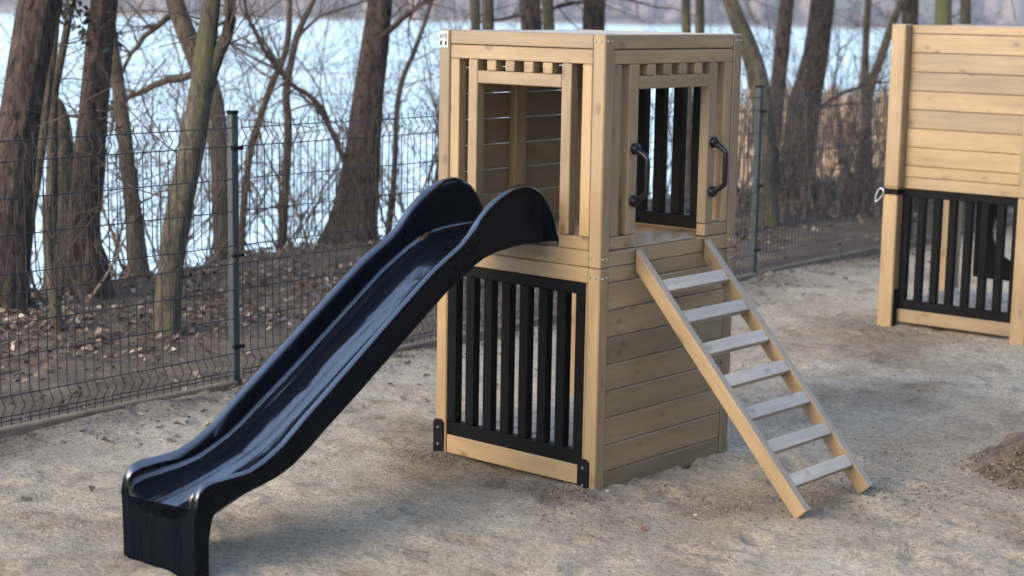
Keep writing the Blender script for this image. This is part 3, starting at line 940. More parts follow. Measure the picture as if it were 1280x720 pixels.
for k in range(7):
    c_ = Vector((0.1245 + k * 0.1033, 0.481, 0.8135 - k * 0.1132))
    # put the tread's outer face just inside the stringers' faces
    rel = c_ - top; c_ = top + ld * rel.dot(ld) - ln * 0.019
    me = box_mesh(0.432, 0.055, 0.032, WOOD_SKYLIT, 0.003)
    o = link('rung', me, lad, (c_.x, 0.481, c_.z))
    xa = Vector((0, 1, 0)); za = ln; ya = za.cross(xa)
    o.rotation_euler = Matrix((xa, ya, za)).transposed().to_euler()

# slide: one moulded shell
RIM = [(-1.806, .246), (-1.798, .29), (-1.782, .318), (-1.755, .332), (-1.72, .337), (-1.676, .337), (-1.575, .341), (-1.503, .364), (-1.42, .407), (-1.30, .497), (-1.243, .535), (-1.05, .672), (-.849, .815), (-.683, .930), (-.60, .975), (-.53, 1.012), (-.478, 1.052), (-.421, 1.110), (-.375, 1.146), (-.33, 1.173), (-.28, 1.195), (-.238, 1.209), (-.19, 1.216), (-.155, 1.215), (-.115, 1.203), (-.075, 1.185), (-.04, 1.150), (-.01, 1.110), (.012, 1.065), (.03, 1.015), (.045, .985)]
FLO = [(-1.81, .176), (-1.797, .188), (-1.77, .196), (-1.7, .215), (-1.6, .250), (-1.5, .283), (-1.448, .301), (-1.375, .330), (-1.30, .372), (-1.243, .412), (-1.05, .539), (-.847, .680), (-.594, .853), (-.461, .928), (-.394, .957), (-.325, .974), (-.232, .985), (-.136, .989), (.0, .988), (.05, .985)]
UND = [(-1.712, .224), (-1.66, .243), (-1.608, .256), (-1.52, .272), (-1.448, .288), (-1.375, .315), (-1.30, .358), (-1.243, .400), (-1.05, .527), (-.847, .668), (-.594, .841), (-.461, .916), (-.394, .945), (-.325, .962), (-.232, .974), (-.136, .978), (.0, .975), (.05, .972)]
def ip(tab, v_): return float(np.interp(v_, [t_[0] for t_ in tab], [t_[1] for t_ in tab]))
sts = sorted(set([-1.806, -1.803, -1.796, -1.786, -1.772, -1.755, -1.746, -1.7455, -1.738, -1.728, -1.712, -1.69, -1.66] + list(np.arange(-1.62, -1.30, 0.025)) + list(np.arange(-1.28, -0.62, 0.06)) + list(np.arange(-0.61, 0.046, 0.0164)) + [0.045]))
def und(v_):
    if v_ <= -1.7456: return -0.06
    if v_ < -1.712:
        q = (v_ + 1.7456) / 0.0336
        return 0.12 + (0.224 - 0.12) * math.sin(q * math.pi / 2)
    return ip(UND, v_)
HW_ = 0.1925
loops = []
for v_ in sts:
    r_, f_, u_ = ip(RIM, v_), ip(FLO, v_), und(v_)
    hump = max(0, r_ - f_ - 0.13)
    lip = 0.013
    k_ = min(1.0, (r_ - f_) / 0.10)
    tb = min(1, max(0, (-1.5 - v_) / 0.25)); fil = min(0.05 + 0.055 * tb, max(0.02, (r_ - f_) * (0.5 + 0.40 * tb))); fw = 0.045 + 0.10 * tb
    half = [(HW_ - 0.004, u_), (HW_, u_ + 0.012), (HW_, r_ - 2 * lip), (HW_ + 0.007, r_ - 1.7 * lip), (HW_ + 0.0095, r_ - lip), (HW_ + 0.006, r_ - 0.35 * lip), (HW_ - 0.004, r_), (HW_ - 0.016, r_ - 0.3 * lip), (HW_ - 0.022, r_ - lip)]
    xi = HW_ - 0.027
    half.append((xi, max(f_ + fil + 0.004, r_ - 3 * lip)))
    for t_ in (0.0, 0.2, 0.4, 0.6, 0.8, 1.0):
        a_ = t_ * math.pi / 2
        half.append((xi - 0.003 - fw * (1 - math.cos(a_)), f_ + 0.008 + fil * (1 - math.sin(a_))))
    half.append((0.06 - 0.052 * tb, f_ + 0.003 - 0.002 * tb))
    mid = [(0.0, f_)]
    right = [(a_, b_) for a_, b_ in half]
    left = [(-a_, b_) for a_, b_ in reversed(half)]
    ub = u_ if v_ <= -1.7456 else min(f_ - 0.012, u_ + 0.02)
    under = [(-HW_ + 0.03, ub), (HW_ - 0.03, ub)]
    loops.append([(a_, v_, b_) for a_, b_ in right + mid + left + under])
nl = len(loops[0])
V = [p_ for lp in loops for p_ in lp]
bm = bmesh.new()
bv = [bm.verts.new(p_) for p_ in V]
for i in range(len(loops) - 1):
    for j in range(nl):
        bm.faces.new((bv[i * nl + j], bv[i * nl + (j + 1) % nl], bv[(i + 1) * nl + (j + 1) % nl], bv[(i + 1) * nl + j]))
# end caps as fans of quads between mirrored points
def cap(i, flip):
    b_ = i * nl; h_ = (nl - 3) // 2
    prs = [(b_ + j, b_ + (nl - 3) - j) for j in range(h_)]
    for j in range(h_ - 1):
        q = (bv[prs[j][0]], bv[prs[j + 1][0]], bv[prs[j + 1][1]], bv[prs[j][1]])
        bm.faces.new(q)
    bm.faces.new((bv[prs[-1][0]], bv[b_ + h_], bv[prs[-1][1]]))
    bm.faces.new((bv[b_], bv[b_ + nl - 3], bv[b_ + nl - 2], bv[b_ + nl - 1]))
def cap_front(i):
    # the front face: outline only, below the rim and the trough
    b_ = i * nl
    c_ = [bv[b_ + j] for j in range(nl)]
    f_ = bm.faces.new(c_)
    bmesh.ops.triangulate(bm, faces=[f_], ngon_method='EAR_CLIP')
cap_front(0); cap_front(len(loops) - 1)
bmesh.ops.recalc_face_normals(bm, faces=bm.faces)
me = bpy.data.meshes.new('slide'); bm.to_mesh(me); bm.free()
me.materials.append(SLIDE)
for p_ in me.polygons: p_.use_smooth = abs(p_.normal.y) < 0.98
try:
    me.set_sharp_from_angle(angle=R(50))
except Exception:
    pass
sl_o = link('slide', me, T_, (-0.445, 0, 0))
sl_o['label'] = 'glossy black plastic slide with raised rounded shoulders'

# ------------------------------------------------------------------ second tower at the right
YAW2 = R(-38.9)
t2 = empty('play_tower', (2.268, 10.625, 0), YAW2)
tag(t2, 'planked wooden play hut with black slatted gate cut off by the right edge', 'play hut', 'wooden play towers')
H2, W2, D2 = 1.83, 0.955, 0.95
for (a_, b_) in ((0, 0), (W2 - 0.095, 0), (0, D2 - 0.095), (W2 - 0.095, D2 - 0.095)):
    board('post', t2, a_, a_ + 0.095, b_, b_ + 0.095, -0.03, 0.842, WOOD, 0.006)
    board('post', t2, a_, a_ + 0.095, b_, b_ + 0.095, 0.844, H2, WOOD, 0.006)
zs = [1.826, 1.774, 1.66, 1.546, 1.432, 1.318, 1.204, 1.09, 0.976, 0.908, 0.835]
for za, zb in zip(zs[:-1], zs[1:]):
    board('plank', t2, 0.0965, W2 - 0.0965, 0.078, 0.106 - rng.uniform(0, .001), zb + 0.0014, za - 0.0014, WOOD, 0.0025)
    board('plank', t2, 0.0965, W2 - 0.0965, D2 - 0.106, D2 - 0.078, zb + 0.0014, za - 0.0014, WOOD, 0.0025)
    board('plank', t2, 0.06, 0.0875, 0.0965, D2 - 0.0965, zb + 0.0014, za - 0.0014, WOOD, 0.0025)
    board('plank', t2, W2 - 0.0875, W2 - 0.06, 0.0965, D2 - 0.0965, zb + 0.0014, za - 0.0014, WOOD, 0.0025)
gate(t2, 0.098, W2 - 0.098, 0.066, 0.112, 0.09, 0.833, 6, 'gate', 'black slatted gate under the planked wall')
board('bottom_board', t2, 0.0965, W2 - 0.0965, 0.064, 0.109, 0.008, 0.0885, WOOD)
board('bottom_board', t2, 0.0965, W2 - 0.0965, D2 - 0.109, D2 - 0.064, 0.008, 0.0885, WOOD_GREY)
bk = board('foot_bracket', t2, 0.0965, 0.1035, 0.012, 0.056, -0.05, 0.215, IRON, 0.002)
hexbolts(bk, [], (1, 0, 0))
board('latch_strap', t2, -0.006, 0.0955, -0.0085, -0.0005, 0.8, 0.836, IRON, 0.002)
board('latch_strap', t2, 0.0958, 0.1025, -0.0085, 0.064, 0.8, 0.836, IRON, 0.002)
hexbolts(t2, [(0.045, -0.002, 1.62), (0.04, -0.002, 1.0), (0.045, -0.002, 0.44)], (0, -1, 0), 0.007)
for k in range(6):
    w_ = (W2 - 0.21) / 6; xa = 0.105 + k * w_
    board('floor_board', t2, xa + 0.002, xa + w_ - 0.002, 0.115, D2 - 0.115, 0.108, 0.132 + rng.uniform(-.001, .001), WOOD_GREY)
for k in range(8):
    w_ = (D2 - 0.22) / 8; ya = 0.11 + k * w_
    board('roof_board', t2, 0.09, W2 - 0.09, ya + 0.001, ya + w_ - 0.001, 1.798, 1.823 + rng.uniform(-.001, .001), WOOD_SKYLIT)
# black panel with a round opening in the back wall
bm = bmesh.new()
px0, px1, pz0, pz1, cx_, cz_, cr_ = 0.235, W2 - 0.0965, 0.215, 0.832, 0.545, 0.53, 0.195
ns = 32
ring = [(cx_ + cr_ * math.cos(2 * math.pi * k / ns), cz_ + cr_ * math.sin(2 * math.pi * k / ns)) for k in range(ns)]
def edge_pt(k):
    a_ = 2 * math.pi * k / ns; c_, s_ = math.cos(a_), math.sin(a_)
    tx = ((px1 - cx_) if c_ > 0 else (px0 - cx_)) / c_ if abs(c_) > 1e-6 else 1e9
    tz = ((pz1 - cz_) if s_ > 0 else (pz0 - cz_)) / s_ if abs(s_) > 1e-6 else 1e9
    t_ = min(tx, tz); return (cx_ + c_ * t_, cz_ + s_ * t_)
out = [edge_pt(k) for k in range(ns)]
lay = {}
for nm, rr_, yv in (('ri', ring, D2 - 0.105), ('ro', out, D2 - 0.105), ('bi', ring, D2 - 0.085), ('bo', out, D2 - 0.085)):
    lay[nm] = [bm.verts.new((a_, yv, b_)) for a_, b_ in rr_]
for k in range(ns):
    j = (k + 1) % ns
    bm.faces.new((lay['ri'][k], lay['ro'][k], lay['ro'][j], lay['ri'][j]))
    bm.faces.new((lay['bi'][k], lay['bi'][j], lay['bo'][j], lay['bo'][k]))
    bm.faces.new((lay['ri'][k], lay['ri'][j], lay['bi'][j], lay['bi'][k]))
    bm.faces.new((lay['ro'][k], lay['bo'][k], lay['bo'][j], lay['ro'][j]))
po = bm_obj('porthole_panel', bm, BLACKP, t2)
# carabiner hanging from the strap
pts, rad = [], []
for k in range(25):
    a_ = 2 * math.pi * k / 24
    pts.append(Vector((0.019 * math.sin(a_) * (1.0 + 0.35 * math.cos(a_)), 0, 0.046 * math.cos(a_)))); rad.append(0.005)
me = tube_mesh('carabiner', [(pts, rad)], STEEL, 8)
cxw, cyw = tower_world(-0.022, -0.012, np.array([2.268, 10.625]), YAW2)
ca = link('carabiner', me, None, (cxw, cyw, 0.79), (0, R(28), YAW2))
tag(ca, 'small bright steel carabiner hanging at the left post of the right-hand hut', 'carabiner')

# ------------------------------------------------------------------ wire mesh fence
fence = empty('mesh_fence', (P0[0], P0[1], 0), math.atan2(FD[1], FD[0]))
tag(fence, 'dark grey welded wire mesh fence with square posts along the bank', 'fence')
SP = 2.469
def wire_panel():
    V, F = [], []
    def off_(z_):
        o_ = 0.0
        for c_ in (1.245, 0.665, 0.125):
            q = abs(z_ - c_) / 0.045
            if q < 1: o_ = max(o_, 0.034 * (1 - q))
        return o_
    zk = [0.035, 0.08, 0.125, 0.17, 0.62, 0.665, 0.71, 1.20, 1.245, 1.29, 1.325]
    nw = int((SP - 0.06) / 0.05)
    for k in range(nw + 1):
        x_ = 0.03 + k * (SP - 0.06) / nw
        tube(V, F, [Vector((x_, -0.004 - off_(z_), z_)) for z_ in zk], [0.0033] * len(zk), 4, cap=False)
    for z_ in (0.06, 0.08, 0.17, 0.345, 0.49, 0.62, 0.71, 0.88, 1.04, 1.20, 1.29):
        tube(V, F, [Vector((0.022, -0.0095 - off_(z_), z_)), Vector((SP - 0.022, -0.0095 - off_(z_), z_))], [0.0027] * 2, 4, cap=False)
    return mesh_np('wire_mesh', [tuple(v_) for v_ in V], F, WIREM, False)
wm = wire_panel()
for k in range(-2, 9):
    o = link('wire_mesh', wm, fence, (k * SP, 0, 0)); o['kind'] = 'stuff'
    board('edging_board', fence, k * SP + 0.024, (k + 1) * SP - 0.024, -0.03, 0.03, -0.12, 0.040 + rng.uniform(-.010, .008), CONC, 0.006)
for k in range(-2, 10):
    p_ = board('post', fence, k * SP - 0.021, k * SP + 0.021, -0.021 + 0.028, 0.021 + 0.028, -0.05, 1.355, POSTM, 0.004)
    board('cap', fence, k * SP - 0.023, k * SP + 0.023, 0.005, 0.051, 1.3555, 1.372, IRON, 0.004)
    for z_ in (1.19, 0.66, 0.2):
        board('clamp', fence, k * SP - 0.036, k * SP + 0.036, -0.016, 0.0065, z_ - 0.009, z_ + 0.009, IRON, 0.003)

# ------------------------------------------------------------------ trees
def wander(p, d, length, nseg, amp, up=0.0, rg=rng):
    pts = [p.copy()]; d = d.normalized()
    for i in range(nseg):
        d = (d + Vector((rg.gauss(0, amp), rg.gauss(0, amp), rg.gauss(0, amp) + up))).normalized()
        p = p + d * (length / nseg)
        pts.append(p.copy())
    return pts, d

def twigs(V, F, p, d, length, r, depth, rg, up=0.05, spread=0.8, dens=1.0, droop=0):
    nseg = max(3, int(length / 0.13))
    pts, _ = wander(p, d, length, nseg, 0.16, up, rg)
    rads = [max(0.0011, r * (1 - 0.82 * i / nseg)) for i in range(nseg + 1)]
    tube(V, F, pts, rads, 4 if r > 0.008 else 3, cap=False)
    if depth <= 0: return
    k = max(2, int(length * 6.5 * dens))
    for i in range(k):
        q = rg.uniform(0.18, 0.97)
        idx = min(int(q * nseg), nseg - 1)
        pp = pts[idx].lerp(pts[idx + 1], q * nseg - idx)
        dd = (pts[idx + 1] - pts[idx]).normalized()
        side = Vector((rg.gauss(0, 1), rg.gauss(0, 1), rg.gauss(0, 0.7))).normalized()
        nd = (dd * rg.uniform(0.4, 1.0) + side * spread + Vector((0, 0, -droop))).normalized()
        twigs(V, F, pp, nd, length * rg.uniform(0.3, 0.6) * (1.1 - 0.5 * q), max(0.0013, rads[idx] * 0.6), depth - 1, rg, up, spread, dens, droop)

def smooth_path(nodes, step=0.12):
    P = [Vector(n_[:3]) for n_ in nodes]; Rr = [n_[3] for n_ in nodes]
    op, orr = [], []
    for i in range(len(P) - 1):
        p0 = P[max(i - 1, 0)]; p1 = P[i]; p2 = P[i + 1]; p3 = P[min(i + 2, len(P) - 1)]
        k = max(2, int((p2 - p1).length / step))
        for j in range(k):
            t = j / k
            op.append(0.5 * ((2 * p1) + (p2 - p0) * t + (2 * p0 - 5 * p1 + 4 * p2 - p3) * t * t + (3 * p1 - p0 - 3 * p2 + p3) * t ** 3))
            orr.append(Rr[i] + (Rr[i + 1] - Rr[i]) * t)
    op.append(P[-1]); orr.append(Rr[-1])
    return op, orr

def trunk_mesh(name, pts, rad, m, sides, rough=0.06, seed=0):
    V, F = [], []
    tube(V, F, pts, rad, sides, cap=True)
    V = np.array([tuple(v_) for v_ in V])
    C = np.repeat(np.array([tuple(p_) for p_ in pts]), sides, 0)
    rr = np.repeat(np.array(rad), sides)
    dv = V - C
    an = np.tile(np.arange(sides), len(pts)) * (2 * math.pi / sides)
    nz = fbm(np.cos(an) * 2 + seed * 7.1 + 20, V[:, 2] * 1.3 + np.sin(an) * 2, 1.0, 3)
    nz2 = fbm(an * 3.0 + seed, V[:, 2] * 0.9 + 9, 1.6, 2)
    if sides >= 18:
        wob = an + 0.25 * np.sin(V[:, 2] * 2.3 + seed)
        fu = fbm(np.cos(wob) * 3.2 + 40 + seed, np.sin(wob) * 3.2 + 40, 1.6, 2) * 1.0 + 0.6 * fbm(np.cos(wob) * 6 + 60, np.sin(wob) * 6 + V[:, 2] * 1.5 + 60, 1.4, 2)
        dv = dv * (1 + (0.16 if sides >= 22 else 0.07) * fu)[:, None]
    # root flare with buttress lobes
    zb = V[:, 2] - V[:, 2].min()
    fl = np.exp(-zb / 0.16) * (0.18 + 0.25 * np.cos(an * 4 + seed) ** 2)
    V = C + dv * (1 + rough * 2.2 * nz + rough * nz2 + fl * (rr > 0.03))[:, None]
    return mesh_np(name, V, F, m, True)

def tree(nodes, label, m, limbs=(), top=4.5, seed=1, twig_n=6, group='bare trees on the bank', crown=True, name='bare_tree', sides=18, cat='tree'):
    rg = random.Random(seed)
    base = Vector(nodes[0][:3])
    s_, d_ = fsd(np.array([base.x]), np.array([base.y]))
    gz = float(bank_h(s_, d_)[0])
    nodes = list(nodes)
    p1 = Vector(nodes[1][:3]); r0 = nodes[0][3]
    if base.z > gz + 0.12:
        dr = (base - p1).normalized() * ((base.z - gz + 0.12) / max(0.2, abs((base - p1).normalized().z)))
        nodes.insert(0, (base.x + dr.x, base.y + dr.y, gz - 0.12, r0 * 1.15))
    else:
        nodes[0] = (base.x, base.y, gz - 0.1, r0)
    last = Vector(nodes[-1][:3]); dr = (last - Vector(nodes[-2][:3])).normalized()
    rt = nodes[-1][3]
    if top:
        pts, dd = wander(last, dr, top, 7, 0.06, 0.03, rg)
        for i, p_ in enumerate(pts[1:]):
            nodes.append((p_.x, p_.y, p_.z, rt * (1 - 0.80 * (i + 1) / 7)))
    root = empty(name, (base.x, base.y, gz))
    tag(root, label, cat, group)
    pts, rad = smooth_path(nodes, 0.07)
    org = Vector((base.x, base.y, gz))
    rel = [p_ - org for p_ in pts]
    link('trunk', trunk_mesh('trunk', rel, rad, m, sides, 0.07, seed), root)
    tw_starts = []
    for lm in limbs:
        lm = [(a_[0] + rg.gauss(0, .012), a_[1] + rg.gauss(0, .02), a_[2] + rg.gauss(0, .012), a_[3] * 0.68) for a_ in lm]
        lp, lr = smooth_path(lm, 0.08)
        lp = [lp[0]] + [p_ + Vector((rg.gauss(0, .006), 0, rg.gauss(0, .006))) for p_ in lp[1:]]
        V, F = [], []
        tube(V, F, [p_ - org for p_ in lp], lr, 8)
        link('branch', mesh_np('branch', [tuple(v_) for v_ in V], F, m, True), root)
        V, F = [], []
        for i in range(max(7, int(len(lp) * 0.9))):
            q = rg.uniform(0.25, 1.0); idx = min(int(q * (len(lp) - 1)), len(lp) - 2)
            dd = (lp[idx + 1] - lp[idx]).normalized()
            sd_ = Vector((rg.gauss(0, 1), rg.gauss(0, .6), rg.gauss(0, 0.9))).normalized()
            twigs(V, F, lp[idx] - org, (dd * 0.7 + sd_).normalized(), rg.uniform(0.35, 0.95), min(lr[idx] * 0.55, 0.009), 2, rg, 0.03)
        # the limb's own tip runs on
        twigs(V, F, lp[-1] - org, (lp[-1] - lp[-2]).normalized(), 1.0, lr[-1], 2, rg, 0.03)
        tw_starts.append((V, F))
    if crown and top:
        V, F = [], []
        for (a_, b_) in tw_starts:
            o_ = len(V); V += a_; F += [tuple(i + o_ for i in f_) for f_ in b_]
        zt = [i for i, p_ in enumerate(pts) if p_.z > gz + 2.4]
        for i in range(twig_n):
            idx = rg.choice(zt[:-1])
            sd_ = Vector((rg.gauss(0, 1), rg.gauss(0, 1), 0.3)).normalized()
            twigs(V, F, rel[idx], (sd_ + Vector((0, 0, 0.5))).normalized(), rg.uniform(1.2, 2.4), max(0.008, rad[idx] * 0.4), 2, rg, 0.03, 0.8, 0.5)
        # a few low twigs straight off the stem
        zl = [i for i, p_ in enumerate(pts) if gz + 0.5 < p_.z < gz + 2.6]
        for i in range(8):
            idx = rg.choice(zl)
            sd_ = Vector((rg.gauss(0, 1), rg.gauss(0, 0.6), 0.25)).normalized()
            twigs(V, F, rel[idx], sd_, rg.uniform(0.5, 1.1), 0.006, 2, rg, 0.02)
        me = mesh_np('crown', [tuple(v_) for v_ in V], [f_ for f_ in F], TWIGM, True)
        link('crown', me, root)
    return root

tree([(-3.06,10.21,-0.10,0.162), (-3.04,10.28,0.32,0.139), (-3.00,10.36,0.80,0.124), (-2.95,10.43,1.27,0.120), (-2.89,10.50,1.65,0.120), (-2.85,10.53,1.89,0.117)],
     'thick reddish furrowed trunk leaning right, leftmost of the big trunks behind the fence', BARK_RED, seed=1, sides=48)
tree([(-3.08,10.72,-0.10,0.038), (-3.04,10.81,0.45,0.033), (-2.97,10.89,0.94,0.030), (-2.93,10.95,1.34,0.028), (-2.90,10.99,1.59,0.028), (-2.87,11.04,1.89,0.025)],
     'slim smooth sapling close beside the leftmost furrowed trunk', BARK_GREY, seed=2, sides=10, twig_n=3)
tree([(-3.03,11.23,-0.08,0.045), (-3.03,11.34,0.59,0.039), (-3.03,11.44,1.21,0.031), (-3.00,11.47,1.42,0.029), (-2.95,11.51,1.68,0.026), (-2.92,11.55,1.89,0.026)],
     'slim sapling rising out of the dark broken stub between two furrowed trunks', BARK_GREY, seed=3, sides=10, twig_n=3)
tree([(-3.04,11.60,-0.26,0.081), (-3.05,11.69,0.28,0.081), (-3.06,11.78,0.81,0.076), (-3.08,11.82,1.08,0.060), (-3.12,11.84,1.21,0.038)],
     'dark broken-off trunk stub between the two furrowed trunks', BARK_MOSS, top=0, seed=4, crown=False, name='tree_stub', cat='tree stub', group=None)
tree([(-2.78,11.03,-0.07,0.125), (-2.77,11.10,0.36,0.103), (-2.74,11.18,0.87,0.095), (-2.71,11.25,1.28,0.090), (-2.68,11.31,1.69,0.085), (-2.66,11.35,1.89,0.083)],
     'reddish furrowed trunk right of the broken stub with a jagged stump at its foot', BARK_RED, seed=5, sides=40)
tree([(-2.57,11.84,-0.07,0.075), (-2.60,11.89,0.26,0.064), (-2.65,11.95,0.64,0.055), (-2.70,12.01,1.02,0.052), (-2.75,12.07,1.35,0.044), (-2.80,12.12,1.67,0.041), (-2.82,12.16,1.89,0.039)],
     'slender grey trunk curving up to the left at the crest of the bank', BARK_GREY, seed=6, sides=12, twig_n=4)
tree([(-1.97,9.72,0.01,0.072), (-1.95,9.78,0.37,0.068), (-1.91,9.83,0.69,0.073), (-1.85,9.88,1.00,0.071), (-1.80,9.93,1.32,0.066), (-1.77,9.99,1.63,0.057), (-1.74,10.03,1.90,0.050)],
     'mossy leaning trunk with a forked top, nearest tree to the left fence post', BARK_MOSS,
     limbs=[[(-1.785,9.95,1.36,0.07), (-1.69,9.98,1.62,0.055), (-1.65,10.01,1.78,0.048), (-1.61,10.03,1.93,0.04), (-1.5,10.1,2.6,0.02)]], seed=7, sides=26)
tree([(-2.13,12.84,-0.10,0.081), (-2.17,12.91,0.31,0.075), (-2.20,12.98,0.72,0.075), (-2.27,13.06,1.19,0.081), (-2.37,13.09,1.43,0.078), (-2.47,13.13,1.66,0.075), (-2.56,13.17,1.90,0.066)],
     'grey trunk bending left behind the mossy one, with a long drooping left limb', BARK_GREY,
     limbs=[[(-2.36,13.08,1.38,0.05), (-2.43,13.08,1.36,0.042), (-2.63,13.07,1.28,0.039), (-2.79,13.06,1.20,0.033), (-2.92,13.05,1.14,0.030), (-3.09,13.03,1.05,0.024)],
            [(-2.52,13.14,1.80,0.045), (-2.62,13.15,1.75,0.036), (-2.72,13.13,1.67,0.030), (-2.83,13.11,1.55,0.027), (-2.93,13.09,1.40,0.021), (-2.97,13.07,1.28,0.015)]], seed=8, sides=18)
tree([(-1.31,13.45,-0.09,0.225), (-1.24,13.51,0.25,0.182), (-1.19,13.58,0.69,0.138), (-1.15,13.66,1.18,0.119), (-1.10,13.73,1.61,0.106), (-1.07,13.78,1.92,0.097)],
     'thick brown trunk with a flared foot leaning right, left of the play tower', BARK_RED,
     limbs=[[(-1.07,13.70,1.62,0.05), (-1.00,13.64,1.69,0.037), (-0.87,13.66,1.79,0.031), (-0.70,13.68,1.93,0.025), (-0.5,13.7,2.15,0.018)],
            [(-1.20,13.5,0.52,0.05), (-1.30,13.48,0.66,0.037), (-1.40,13.51,0.86,0.034), (-1.55,13.55,1.13,0.031), (-1.72,13.57,1.25,0.028), (-1.87,13.59,1.38,0.025), (-2.01,13.63,1.60,0.022), (-2.10,13.66,1.78,0.019)]], seed=9, sides=48)
tree([(-0.31,14.48,0.62,0.047), (-0.33,14.59,1.28,0.043), (-0.35,14.70,1.94,0.040)], 'slim mossy trunk seen over the left end of the tower roof', BARK_MOSS, seed=10, sides=12, twig_n=3)
tree([(-0.23,15.48,0.54,0.061), (-0.25,15.60,1.24,0.057), (-0.26,15.71,1.94,0.054)], 'grey trunk close right of the slim mossy one over the roof', BARK_GREY, seed=11, sides=14, twig_n=3)
tree([(0.17,14.76,0.47,0.102), (0.15,14.89,1.28,0.095), (0.11,15.00,1.95,0.089)], 'stout brown trunk above the middle of the tower roof', BARK_RED, seed=12, sides=18,)
tree([(0.34,15.26,0.42,0.060), (0.31,15.40,1.26,0.056), (0.27,15.51,1.95,0.053)], 'mossy green trunk touching the stout brown one above the roof', BARK_MOSS, seed=13, sides=14, twig_n=3)
tree([(0.69,15.55,0.33,0.108), (0.69,15.70,1.25,0.104), (0.70,15.81,1.96,0.097)], 'dark trunk rising above the near corner post of the play tower', BARK_RED,
     limbs=[[(-0.34,15.68,1.73,0.015), (-0.04,15.69,1.79,0.021), (0.2,15.69,1.85,0.021), (0.69, 15.72, 2.0, 0.02)]], seed=14, sides=18)
tree([(1.76,17.42,-0.01,0.060), (1.73,17.61,1.19,0.052), (1.70,17.74,1.98,0.044)], 'left one of two slim trunks parting behind the ladder side of the roof', BARK_MOSS, seed=15, sides=12, twig_n=3)
tree([(1.85,17.72,0.00,0.066), (1.88,17.89,1.01,0.057), (1.87,18.05,1.99,0.049)], 'right one of two slim trunks parting behind the ladder side of the roof', BARK_MOSS, seed=16, sides=12, twig_n=3)
tree([(2.21,15.14,0.33,0.094), (2.18,15.22,0.81,0.091), (2.14,15.29,1.22,0.087), (2.05,15.34,1.53,0.084), (1.93,15.38,1.81,0.070), (1.83,15.42,2.05,0.059)],
     'mossy trunk curving left over the far corner of the play tower', BARK_MOSS, seed=17, sides=18)
tree([(2.44,16.54,0.18,0.084), (2.47,16.61,0.63,0.073), (2.50,16.69,1.09,0.073), (2.54,16.76,1.54,0.076), (2.58,16.83,1.99,0.069)],
     'upright brown trunk right behind the fence post beside the play tower', BARK_RED, seed=18, sides=16, twig_n=8)
tree([(2.75,16.93,0.11,0.203), (2.79,17.00,0.53,0.164), (2.84,17.08,1.00,0.149), (2.93,17.15,1.46,0.125), (2.99,17.24,2.00,0.110)],
     'thickest brown trunk leaning right between the play tower and the hut', BARK_RED,
     limbs=[[(2.74,16.75,0.8,0.04), (2.93,16.57,1.02,0.030), (3.16,16.60,1.16,0.023), (3.4,16.6,1.22,0.016)]], seed=19, sides=40, twig_n=8)
tree([(3.68,17.92,-0.03,0.058), (3.65,18.03,0.63,0.050), (3.62,18.14,1.28,0.041), (3.64,18.26,2.02,0.033)], 'thin straight stem just left of the hut', BARK_GREY, seed=20, sides=10, twig_n=8)
tree([(3.44,17.13,0.10,0.063), (3.46,17.23,0.68,0.051), (3.51,17.30,1.15,0.051), (3.60,17.35,1.42,0.048), (3.72,17.41,1.78,0.040), (3.81,17.44,2.02,0.036)],
     'thin stem bending right towards the top of the hut', BARK_GREY, seed=21, sides=10, twig_n=8)
tree([(4.02,17.37,-0.29,0.105), (3.99,17.56,0.83,0.093), (3.96,17.75,2.02,0.081)], 'dark trunk showing over the left top corner of the hut', BARK_RED, seed=22, sides=16)
tree([(3.86,15.48,-0.11,0.079), (3.85,15.65,0.95,0.079), (3.83,15.82,2.01,0.075)], 'yellow green mossy trunk behind the hut, seen through its gate', bark_mat('very_mossy_bark', (0.17, 0.15, 0.07), (0.08, 0.075, 0.03), 0.9, 0.7), seed=23, sides=16)
tree([(4.99,18.86,-0.46,0.070), (4.94,19.06,0.75,0.061), (4.90,19.27,2.04,0.057)], 'slim grey trunk over the hut right of the mossy one', BARK_GREY, seed=24, sides=12)
tree([(-2.29,14.44,-0.28,0.034), (-2.25,14.55,0.39,0.030), (-2.19,14.61,0.75,0.030), (-2.06,14.67,1.18,0.030), (-1.93,14.73,1.51,0.027), (-1.91,14.79,1.91,0.024)],
     'slim sapling slanting right just beyond the left fence post', BARK_GREY,
     limbs=[[(-1.99,14.59,1.31,0.020), (-2.18,14.61,1.43,0.017), (-2.40,14.64,1.56,0.017), (-2.56,14.65,1.64,0.013)]], seed=25, sides=10, twig_n=8)
tree([(-1.90,14.04,-0.22,0.042), (-1.88,14.10,0.14,0.039), (-1.85,14.22,0.88,0.036), (-1.87,14.27,1.17,0.033), (-1.79,14.34,1.62,0.029), (-1.66,14.39,1.92,0.020)],
     'slim sapling forking wide halfway between the fence post and the thick brown trunk', BARK_GREY,
     limbs=[[(-1.86,14.28,1.24,0.026), (-1.93,14.30,1.37,0.023), (-2.06,14.33,1.54,0.020), (-2.18,14.36,1.71,0.016), (-2.26,14.38,1.87,0.013)],
            [(-1.79,14.34,1.62,0.023), (-1.61,14.37,1.77,0.016), (-1.35,14.38,1.87,0.013)]], seed=26, sides=10, twig_n=8)
tree([(-1.10,14.75,-0.24,0.031), (-1.03,14.85,0.37,0.027), (-1.00,14.97,1.12,0.024), (-0.86,15.03,1.53,0.021), (-0.73,15.10,1.93,0.017)],
     'thin sapling between the thick brown trunk and the play tower', BARK_GREY, seed=27, sides=10, twig_n=8)

